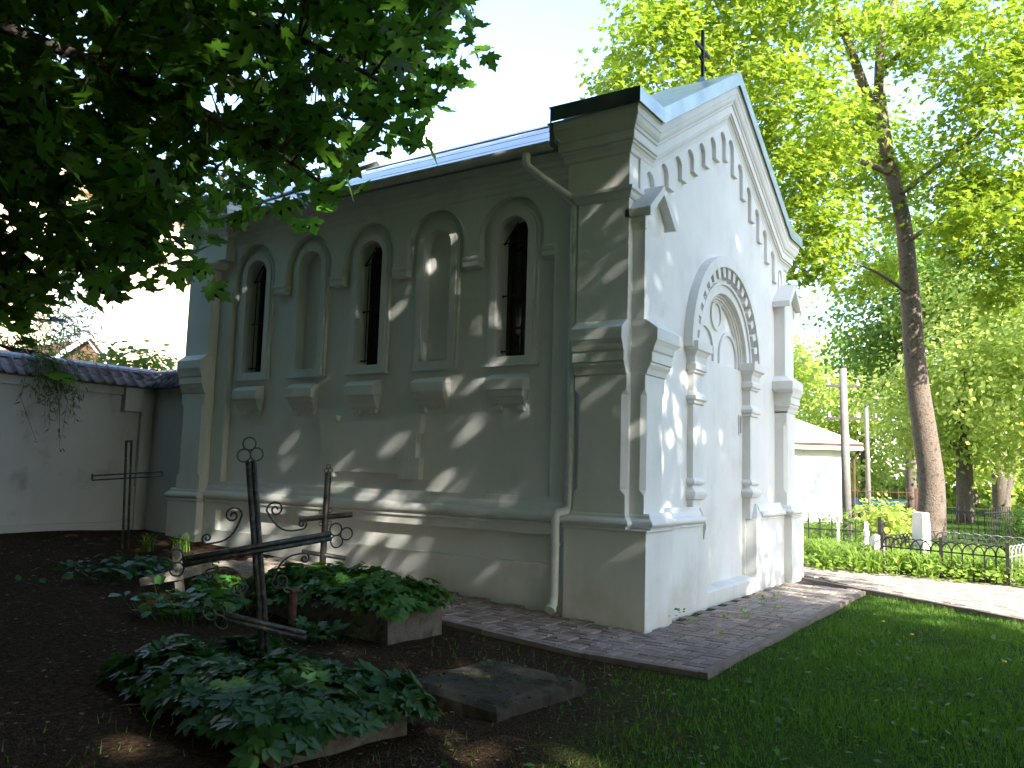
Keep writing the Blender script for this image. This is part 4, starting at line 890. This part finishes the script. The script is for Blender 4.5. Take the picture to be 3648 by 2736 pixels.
def pl_lily(r):
    t = r.random(); u = r.random()
    return (7.35+1.5*u+1.9*t*u*.5, -2.3+3.3*t+.3*r.normal()*.3) if r.random() < .7 else (7.5+3*r.random(), -2.9+2.2*r.random())
lb = link('lily_leaves', blades(150, 22, pl_lily, .38, .74, .034, rngL), LBLADE); tag(lb, 'mass of strap-shaped lily leaves along the sunny path', 'plants', kind='stuff')
ed_ = link('lily_leaves', blades(60, 20, lambda r: (8.6+3.8*r.random(), -.6+2.2*r.random()), .25, .6, .028, rngL), LBLADE); tag(ed_, 'strap-shaped leaves growing among the white crosses', 'plants', kind='stuff')
n = 5200; Pq = np.stack([7.0+4.2*rngL.random(n), -3.6+4.6*rngL.random(n), .04+.22*rngL.random(n)], 1)
tag(link('ground_herbs', leaf_mesh('herbs', T_OVAL, Pq, rngL.uniform(.05,.12,n), frames(n, 1.2, .5, .2, None, rngL)), LBLADE), 'low round-leaved herbs under the hooped grave fence', 'plants', kind='stuff')
bush('fir_shrub', 'dark low conifer shrub between the white crosses', (10.6,.75,.5), (.5,.5,.4), 900, LDK, T_LANCE, .14)
bush('fir_shrub', 'dark spreading shrub beside the granite headstone', (20.5,-2.9,.55), (1.3,1.1,.5), 2600, LDK, T_LANCE, .22)
bush('leafy_shrub', 'layered light green shrub beside the pale headstone', (10.9,-.3,.7), (.6,.5,.45), 800, LFAR, T_OVAL, .12)

# ------------------------------------------------------------------ foreground graves
def ring(c, r, ax, ay, rad, n=22):
    c = Vector(c); pts = [c + ax*(r*math.cos(t)) + ay*(r*math.sin(t)) for t in np.linspace(0, 2*math.pi, n)]
    return pts, rad
def spiral(c, ax, ay, r0, r1, a0, turns, n=40):
    c = Vector(c); out = []
    for i in range(n):
        t = i/(n-1); a = a0 + turns*2*math.pi*t; r = r0 + (r1-r0)*t**.8
        out.append(c + ax*(r*math.cos(a)) + ay*(r*math.sin(a)))
    return out
bc = thing('grave_cross', 'wrought-iron pipe cross with ringed ends and scrolls in the leafy bed', 'cross', (-3.5, 1.17, gz(-3.5, 1.17)))
u_ = Vector((-.21, .04, 1.45)).normalized(); ex = Vector((.90, -.435, .0)); ex = (ex - u_*ex.dot(u_)).normalized(); ey = u_.cross(ex)
def cr(a, h, d=0): return ex*a + u_*h + ey*d      # in the plane of the cross
for s_ in (-1, 1): MB().tube([cr(s_*.0175, -.1), cr(s_*.0175, 1.47)], .0195, 10).build('upright_pipe', CROSSM, bc, True)
for s_ in (-1, 1): MB().tube([cr(-.48, .875+s_*.0175, -.037), cr(.50, .875+s_*.0175+.012, -.037)], .0178, 10).build('crossbar_pipe', CROSSM, bc, True)
for s_ in (-1, 1): MB().tube([cr(-.24, .47+s_*.0175, -.037), cr(.27, .235+s_*.0175, -.037)], .0175, 10).build('footrest_pipe', CROSSM, bc, True)
def trefoil(o, dx, dy, r=.043):
    for k, (a, b) in enumerate(((-1, .9), (1, .9), (0, 2.65))):
        c = o + dy*(b*r) + dx*(a*r*.98); pts, rad = ring(c, r, dx, dy, .0055); MB().tube(pts, rad, 6, False).build('ring', CROSSM, bc, True)
trefoil(cr(0, 1.47), ex, u_); trefoil(cr(.50, .885, -.04), u_, ex); trefoil(cr(-.48, .875, -.04), u_, -ex); d1 = (cr(-.24, .47)-cr(.27, .235)).normalized(); trefoil(cr(-.24, .47, -.042), u_, d1)
def scroll(p, sx, sz, big=.062, small=.03):
    dx, dz = ex*sx, u_*sz
    a = p + dx*.012 + dz*.20
    s1 = spiral(a + dx*.085, dx, dz, big, .010, math.pi*1.0, -1.55)
    s2 = spiral(p + dx*.27 + dz*.075, dx, dz, small+.01, .006, -math.pi*.62, 1.5)
    mid = [s1[0]*(1-t) + s2[0]*t + (-dx*.02 - dz*.055)*math.sin(math.pi*t) for t in np.linspace(0, 1, 9)]
    MB().tube(s1[::-1] + mid[1:-1] + s2, .0068, 6).build('scroll', CROSSM, bc, True)
for sx in (-1, 1):
    for sz in (-1, 1): scroll(cr(sx*.045, .875+sz*.045), sx, sz)
# small pipe cross by the chapel wall
sc_ = thing('grave_cross', 'small dark pipe cross with tiny rings close to the chapel wall', 'cross', (-.68, 3.62, gz(-.7, 3.6)))
v_ = Vector((-.06, -.08, 1.2)).normalized(); fx = Vector((.53, -.83, .12)).normalized()
MB().tube([v_*-.1, v_*1.22], .036, 12).build('upright_pipe', IRON, sc_, True)
MB().tube([v_*.72 - fx*.29, v_*.72 + fx*.30], .03, 12).build('crossbar_pipe', IRON, sc_, True)
f2 = Vector((.53, -.83, -.12)).normalized(); MB().tube([v_*.30 - f2*.24, v_*.30 + f2*.25], .026, 12).build('footrest_pipe', IRON, sc_, True)
for a, b in ((-.024, 1.245), (.024, 1.245), (0, 1.29)):
    pts, rad = ring(v_*b + fx*a, .024, fx, v_, .005, 14); MB().tube(pts, rad, 5, False).build('ring', CROSSM, sc_, True)
for a, b in ((-.05, .79), (.05, .79), (-.05, .65), (.05, .65)):
    pts, rad = ring(v_*b + fx*a, .022, fx, v_, .005, 14); MB().tube(pts, rad, 5, False).build('ring', CROSSM, sc_, True)
# flat-bar cross by the boundary wall
fc = thing('grave_cross', 'slender cross of paired peeling bars beside the boundary wall', 'cross', (-1.22, 6.58, gz(-1.2, 6.6)))
w_ = Vector((-.10, -.06, 1.36)).normalized(); hx = Vector((.50, -.76, .06)).normalized()
for s_ in (-1, 1): MB().tube([w_*-.1 + hx*(s_*.033), w_*1.36 + hx*(s_*.033)], .016, 5).build('upright_bar', CROSSM, fc)
for s_ in (-1, 1): MB().tube([w_*(.905+s_*.028) - hx*.45, w_*(.925+s_*.028) + hx*.44], .010, 5).build('crossbar', CROSSM, fc)
for q in (-.45, .44): MB().tube([w_*.88 + hx*q, w_*.955 + hx*q], .013, 5).build('end_bar', CROSSM, fc)
MB().tube([w_*1.355 - hx*.045, w_*1.355 + hx*.045], .014, 5).build('end_bar', CROSSM, fc)
# broken wooden cross
wc = thing('grave_cross', 'leaning weathered wooden cross with slipped plank arm', 'cross', (-2.42, 3.69, gz(-2.4, 3.7)), -.99)
o = MB().loft([[(-.035,-.02,-.1),(.035,-.02,-.1),(.035,.02,-.1),(-.035,.02,-.1)],[(-.035,-.02,.47),(.04,-.02,.5),(.04,.02,.5),(-.035,.02,.47)]]).build('upright', WOODG, wc); o.rotation_euler = (0, -.16, 0)
o = MB().loft([[(-.36,-.045,-.04),(-.36,-.02,-.04),(-.36,-.02,.035),(-.36,-.045,.03)],[(0,-.05,-.05),(0,-.02,-.05),(0,-.02,.05),(0,-.05,.05)],[(.33,-.045,-.03),(.33,-.02,-.03),(.33,-.02,.05),(.33,-.045,.055)]]).build('plank_arm', WOODG, wc); o.location = (-.03, 0, .215); o.rotation_euler = (0, -.22, 0)
# iron post
ip = thing('iron_post', 'short rusty iron pipe post with flat cap beside the kerbed bed', 'post', (-2.54, 2.01, gz(-2.54, 2.01)))
MB().tube([(0,0,-.1),(0,0,.34)], .032, 12).build('pipe', RUST, ip, True); MB().loft([[(-.05,-.045,.345),(.06,-.045,.335),(.06,.05,.34),(-.05,.05,.35)],[(-.05,-.045,.358),(.06,-.045,.348),(.06,.05,.353),(-.05,.05,.363)]]).build('cap_plate', RUST, ip)
# planted grave beds
def bed(name, label, x0, x1, y0, y1, h, rz, n, hgt, size, mat, rng, tpl, over=.12, kerbm=None, clear=None):
    cx, cy = (x0+x1)/2, (y0+y1)/2; zb = gz(cx, cy); t = thing(name, label, 'grave', (cx, cy, zb), rz); a, b = (x1-x0)/2, (y1-y0)/2; th = .09
    for k, (p, q, r_, s_) in enumerate(((-a, a, -b, -b+th), (-a, a, b-th, b), (-a, -a+th, -b+th+.004, b-th-.004), (a-th, a, -b+th+.004, b-th-.004))):
        st = []
        m = 5
        for i in range(m+1):
            u = i/m; long = k < 2; j = rng.normal(size=4)*.008
            if long: xx = p+(q-p)*u; st.append([(xx, r_+j[0]-.015, -.15), (xx, s_+j[1]+.015, -.15), (xx, s_+j[1], h+j[2]), (xx, r_+j[0], h+j[3])])
            else: yy = r_+(s_-r_)*u; st.append([(p+j[0]-.015, yy, -.15), (q+j[1]+.015, yy, -.15), (q+j[1], yy, h+j[2]), (p+j[0], yy, h+j[3])])
        MB().loft(st).build('kerb', kerbm or STONE, t)
    MB().box(-a+th*.8, a-th*.8, -b+th*.8, b-th*.8, -.1, h-.02).build('soil', surf('bed_soil', [(.02,.014,.01),(.05,.036,.026)], 20, .95, .6, 40), t)
    # mound of stalked leaves
    k = rng.random((n, 2))*2-1; ed = np.maximum(abs(k[:, 0]), abs(k[:, 1]))
    lump = .75+.35*np.sin(k[:, 0]*5.1+1)*np.cos(k[:, 1]*4.3+.5)
    Z = h + hgt*lump*(1-.85*ed**4)*(.45+.55*rng.random(n)**.5)
    if clear:      # plants trodden low round the foot of the cross
        lx, ly = k[:, 0]*(a+over), k[:, 1]*(b+over); wx = cx+lx*math.cos(rz)-ly*math.sin(rz); wy = cy+lx*math.sin(rz)+ly*math.cos(rz)
        dd = np.hypot(wx-clear[0], wy-clear[1]); Z = h + (Z-h)*np.clip((dd-.10)/.42, .12, 1)
    P_ = np.stack([k[:, 0]*(a+over), k[:, 1]*(b+over), Z], 1); P_ += rng.normal(size=(n, 3))*.015
    s = size*(.65+.7*rng.random(n)); outv = np.stack([k[:, 0]**3*.8, k[:, 1]**3*.8, np.zeros(n)], 1)
    fr = frames(n, 1.3, .38, .25, outv, rng)
    top = np.argsort(-(Z + s*.8 + (-.04)*(P_[:, 0]+P_[:, 1])))[:300]
    leaf_objects(t, tpl, mat, P_, s, fr, top, np.zeros(3)); rest_ = np.setdiff1d(np.arange(n), top)
    tag(link('foliage', leaf_mesh('foliage', tpl, P_[rest_], s[rest_], tuple(q[rest_] for q in fr)), mat, t), kind='stuff')
    stm = MB()
    for i in rng.choice(n, 220): stm.tube([(P_[i][0]*.9, P_[i][1]*.9, h-.03), tuple(P_[i])], [.003, .002], 4, False)
    tag(stm.build('stem', mat, t, False, False), kind='stuff')
    return t
rngP = np.random.default_rng(77)
bed('grave_bed', 'large leaf-covered grave bed round the foot of the scrolled iron cross', -4.28, -3.46, -.12, 1.72, .08, -.20, 1350, .23, .122, LBED, rngP, T_COMP, .14, clear=(-3.60, 1.05))
bed('grave_bed', 'kerbed stone grave bed brimming with leaves beside the chapel pavement', -2.15, -1.47, 1.28, 3.05, .21, -.03, 900, .25, .118, LBED2, rngP, T_COMP, .08)
# low clumps
def clump(name, label, cat, x, y, r, n, hgt, size, mat, tpl):
    t = thing(name, label, cat, (x, y, gz(x, y))); k = rngP.normal(size=(n, 2))*r*.5; P_ = np.concatenate([k, (hgt*(.25+.75*rngP.random((n, 1))))], 1)
    s = size*(.6+.8*rngP.random(n)); fr = frames(n, 1.2, .4, .2, None, rngP); m = min(n, 300)
    leaf_objects(t, tpl, mat, P_, s, fr, range(m), np.zeros(3))
    stm = MB()
    for i in range(m): stm.tube([(P_[i][0]*.8, P_[i][1]*.8, -.02), tuple(P_[i])], [.003, .002], 4, False)
    tag(stm.build('stem', mat, t, False, False), kind='stuff')
clump('herb_clump', 'low light green herb clump in front of the leaning wooden cross', 'plant', -2.75, 2.95, .50, 150, .22, .12, LBED2, T_OVAL)
clump('herb_clump', 'dark creeping herb patch between the wooden cross and boundary wall', 'plant', -2.0, 4.9, .75, 230, .16, .10, LBED, T_OVAL)
clump('herb_clump', 'small leafy clump behind the slipped plank arm', 'plant', -1.9, 3.75, .34, 110, .16, .09, LBED2, T_OVAL)
clump('herb_clump', 'small green sprigs at the foot of the rusty iron post', 'plant', -2.5, 1.75, .25, 70, .14, .08, LBED, T_COMP)
for i, (x, y, h) in enumerate(((.62,-.08,.16),(.90,-.12,.09),(1.25,-.35,.08),(1.9,-.35,.08),(2.6,-.32,.10),(3.3,-.30,.09),(4.1,-.16,.12),(2.2,-.62,.07),(1.5,-.5,.07),(.35,-.62,.06))):
    t = thing('weed', 'small green weed sprouting between the pavers along the chapel front', 'plant', (x, y, .028), 0, 'weeds between the pavers'); m = 14
    P_ = np.concatenate([rngP.normal(size=(m, 2))*.035, h*rngP.random((m, 1))], 1); link('leaves', leaf_mesh('weed', T_OVAL, P_, rngP.uniform(.018, .045, m), frames(m, .7, .6, -.2, None, rngP)), LBLADE if i else LBED2, t)
gt = link('grass_tuft', blades(3, 26, lambda r: (-1.05+r.normal()*.10, 6.05+r.normal()*.12), .22, .42, .012, rngP, .6), GRASSM); tag(gt, 'tuft of long grass blades at the far chapel plinth', 'plant', kind='stuff')
# fallen grave slab
sb = thing('grave_slab', 'low mossy rectangular grave slab lying in the worn turf', 'grave', (-2.62, -.08, -.02), -.06)
rs = random.Random(4); mbs = MB(); nx_, ny_ = 14, 12; prf = lambda a: max(0, min(1, (1-abs(a))/.10))
for j in range(ny_+1):
    for i in range(nx_+1):
        u, v = i/nx_*2-1, j/ny_*2-1; r_ = min(prf(u), prf(v))
        mbs.v.append((.50*u+rs.uniform(-.006,.006), .42*v+rs.uniform(-.006,.006), .088+.012*v+.03*r_**.5+rs.uniform(-.0025,.003)+.003*math.sin(u*3)*math.cos(v*4)))
for j in range(ny_):
    for i in range(nx_): q = j*(nx_+1)+i; mbs.f.append((q, q+1, q+nx_+2, q+nx_+1))
rim = [i for i in range(nx_+1)] + [j*(nx_+1)+nx_ for j in range(1, ny_+1)] + [ny_*(nx_+1)+i for i in range(nx_-1, -1, -1)] + [j*(nx_+1) for j in range(ny_-1, 0, -1)]
b0 = len(mbs.v)
for q in rim: x, y, z = mbs.v[q]; mbs.v.append((x*1.03, y*1.03, -.12))
for a in range(len(rim)): c = (a+1) % len(rim); mbs.f.append((rim[a], b0+a, b0+c, rim[c]))
mbs.build('slab', SLABM, sb)
rq = np.random.default_rng(6); n = 900; k = rq.random((n, 2))*2-1; pz = np.stack([k[:, 0]*.5, k[:, 1]*.42, .118+.014*k[:, 1]+.004*rq.random(n)], 1)
kk = (np.sin(k[:, 0]*4+1)*np.cos(k[:, 1]*3.3) + rq.normal(size=n)*.4) > .05; pz = pz[kk]; n = len(pz)
tag(link('moss', leaf_mesh('moss', T_FAR, pz, rq.uniform(.008, .026, n), frames(n, 1.6, .6, 0, None, rq)), surf('moss_green', [(.02,.035,.008),(.05,.06,.02),(.06,.045,.03)], 9, .95, 0, islandrand=.3), sb), kind='stuff')

# ------------------------------------------------------------------ lawn, litter
rngG = np.random.default_rng(99)
def lawn(n, x0, x1, y0, y1, h0, h1, wd, keep):
    x = rngG.uniform(x0, x1, n); y = rngG.uniform(y0, y1, n); k = keep(x, y) > rngG.random(n); x, y = x[k], y[k]; m = len(x)
    z = np.array([gz(a, b) for a, b in zip(x, y)]) - .015
    h = rngG.uniform(h0, h1, m)*(.7+.6*(.5+.5*np.sin(x*3.1)*np.cos(y*2.7))); a = rngG.uniform(0, 6.283, m); l = rngG.uniform(.1, .8, m)*h; w_ = wd*rngG.uniform(.7, 1.4, m)
    ca, sa = np.cos(a), np.sin(a); b = rngG.uniform(0, 6.283, m); cb, sb_ = np.cos(b), np.sin(b)
    V = np.stack([np.stack([x-ca*w_, y-sa*w_, z], 1), np.stack([x+ca*w_, y+sa*w_, z], 1), np.stack([x+cb*l, y+sb_*l, z+h], 1)], 1)
    return tri_mesh('grass', V.reshape(-1, 3), np.arange(3*m).reshape(-1, 3))
def patch(x, y): return .5+.5*np.sin(x*1.7+1.1*np.sin(y*1.3))*np.cos(y*1.9+.8*np.sin(x*.9))
def k_lawn(x, y):
    d = (.39*x+.25) - y + .9*(patch(x, y)-.5); k = np.clip((d+.1)/1.6, .04, 1)
    k *= np.where((x > -1.33) & (y > -1.06), 0, 1)
    pd = (x-5.0)*.815+(y+1.03)*-.58; k *= np.where(pd > -.08, 0, 1)
    edge = np.clip((-1.06-y)/.5, .25, 1); k *= np.where(x > -1.3, edge, 1)
    k *= np.where((abs(x+2.62) < .5) & (abs(y+.08) < .42), 0, 1)
    return k*(.55+.45*patch(x*2.1, y*2.3))
tag(link('lawn_grass', lawn(210000, -6.2, 5.2, -6.0, 1.2, .025, .075, .0035, k_lawn), GRASSM), 'short shaded lawn grass in front of the chapel', 'grass', kind='stuff')
tag(link('lawn_tufts', lawn(9000, -6.2, 5.0, -6.0, .6, .07, .16, .004, lambda x, y: k_lawn(x, y)*np.clip(patch(x*3.3+2, y*3.1)*2-1.1, 0, 1)), GRASSM), 'taller uneven grass tufts standing in the lawn', 'grass', kind='stuff')
sk = MB()
for i in range(320):
    x, y = rngG.uniform(-6.5, 2), rngG.uniform(-4, 7.5)
    if (x > -1.2 and y > -1): continue
    a = rngG.uniform(0, 6.28); l = rngG.uniform(.04, .16); z = gz(x, y) + .004; d = Vector((math.cos(a), math.sin(a), 0))*l/2
    sk.tube([Vector((x, y, z))-d, Vector((x, y, z+.006)), Vector((x, y, z+.003))+d], [.003, .004, .002], 4, False)
tag(sk.build('fallen_twigs', TWIG, None, False, False), 'dry twigs fallen on the bare soil', 'twigs', kind='stuff')
def k_far(x, y):
    pd = (x-5.0)*.815+(y+1.03)*-.58; return np.where(pd > 2.75, 1, 0)*(.6+.4*patch(x, y))
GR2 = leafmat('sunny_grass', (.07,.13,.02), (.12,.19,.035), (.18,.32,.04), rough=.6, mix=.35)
tag(link('far_grass', lawn(70000, 6.0, 24, -6, 8, .04, .12, .008, k_far), GR2), 'sunlit grass between the graves beyond the path', 'grass', kind='stuff')
def pick(n, f, x0, x1, y0, y1):
    x = rngG.uniform(x0, x1, n); y = rngG.uniform(y0, y1, n); k = f(x, y) > rngG.random(n); return np.stack([x[k], y[k], np.array([gz(a, b) for a, b in zip(x[k], y[k])])], 1)
wp = pick(2600, k_lawn, -6, 5, -6, .6); m = len(wp); wp[:, 2] += .02*rngG.random(m)
tag(link('lawn_weeds', leaf_mesh('weeds', T_OVAL, wp, rngG.uniform(.03, .07, m), frames(m, 1.0, .5, .0, None, rngG)), LBED2), 'scattered broad-leaved weeds in the lawn', 'plants', kind='stuff')
wp = pick(9000, lambda x, y: np.where((x > -.15) & (y > 0), 0, 1)*np.where((x > -1.3) & (y > -1.05), .35, 1)*(.3+.7*patch(x*3, y*3)), -6.5, 4, -5, 8); m = len(wp); wp[:, 2] += np.where((wp[:, 0] > -1.3) & (wp[:, 1] > -1.05), .034, .004)
LIT = surf('leaf_litter', [(.05,.034,.02),(.11,.085,.05),(.17,.14,.095)], 3, .9, 0, islandrand=.5)
tag(link('leaf_litter', leaf_mesh('litter', T_FAR, wp, rngG.uniform(.01, .036, m), frames(m, 2.5, .35, .0, None, rngG)), LIT), 'dry leaf litter strewn over soil and pavers', 'litter', kind='stuff')
for x, y in ((1.4,-2.1),(2.0,-1.75),(3.1,-2.2),(.6,-2.9)):
    t = thing('dandelion', 'single yellow dandelion flower standing in the lawn', 'flower', (x, y, -.01), 0, 'dandelions in the lawn')
    MB().tube([(0,0,0),(.01,.0,.09)], .003, 5).build('stalk', GRASSM, t); MB().tube([(.01,0,.085),(.01,0,.092),(.01,0,.10)], [.006,.018,.012], 9).build('flower_head', surf('dandelion_yellow', [(.7,.45,.02),(.8,.55,.03)], 30, .7, 0), t)
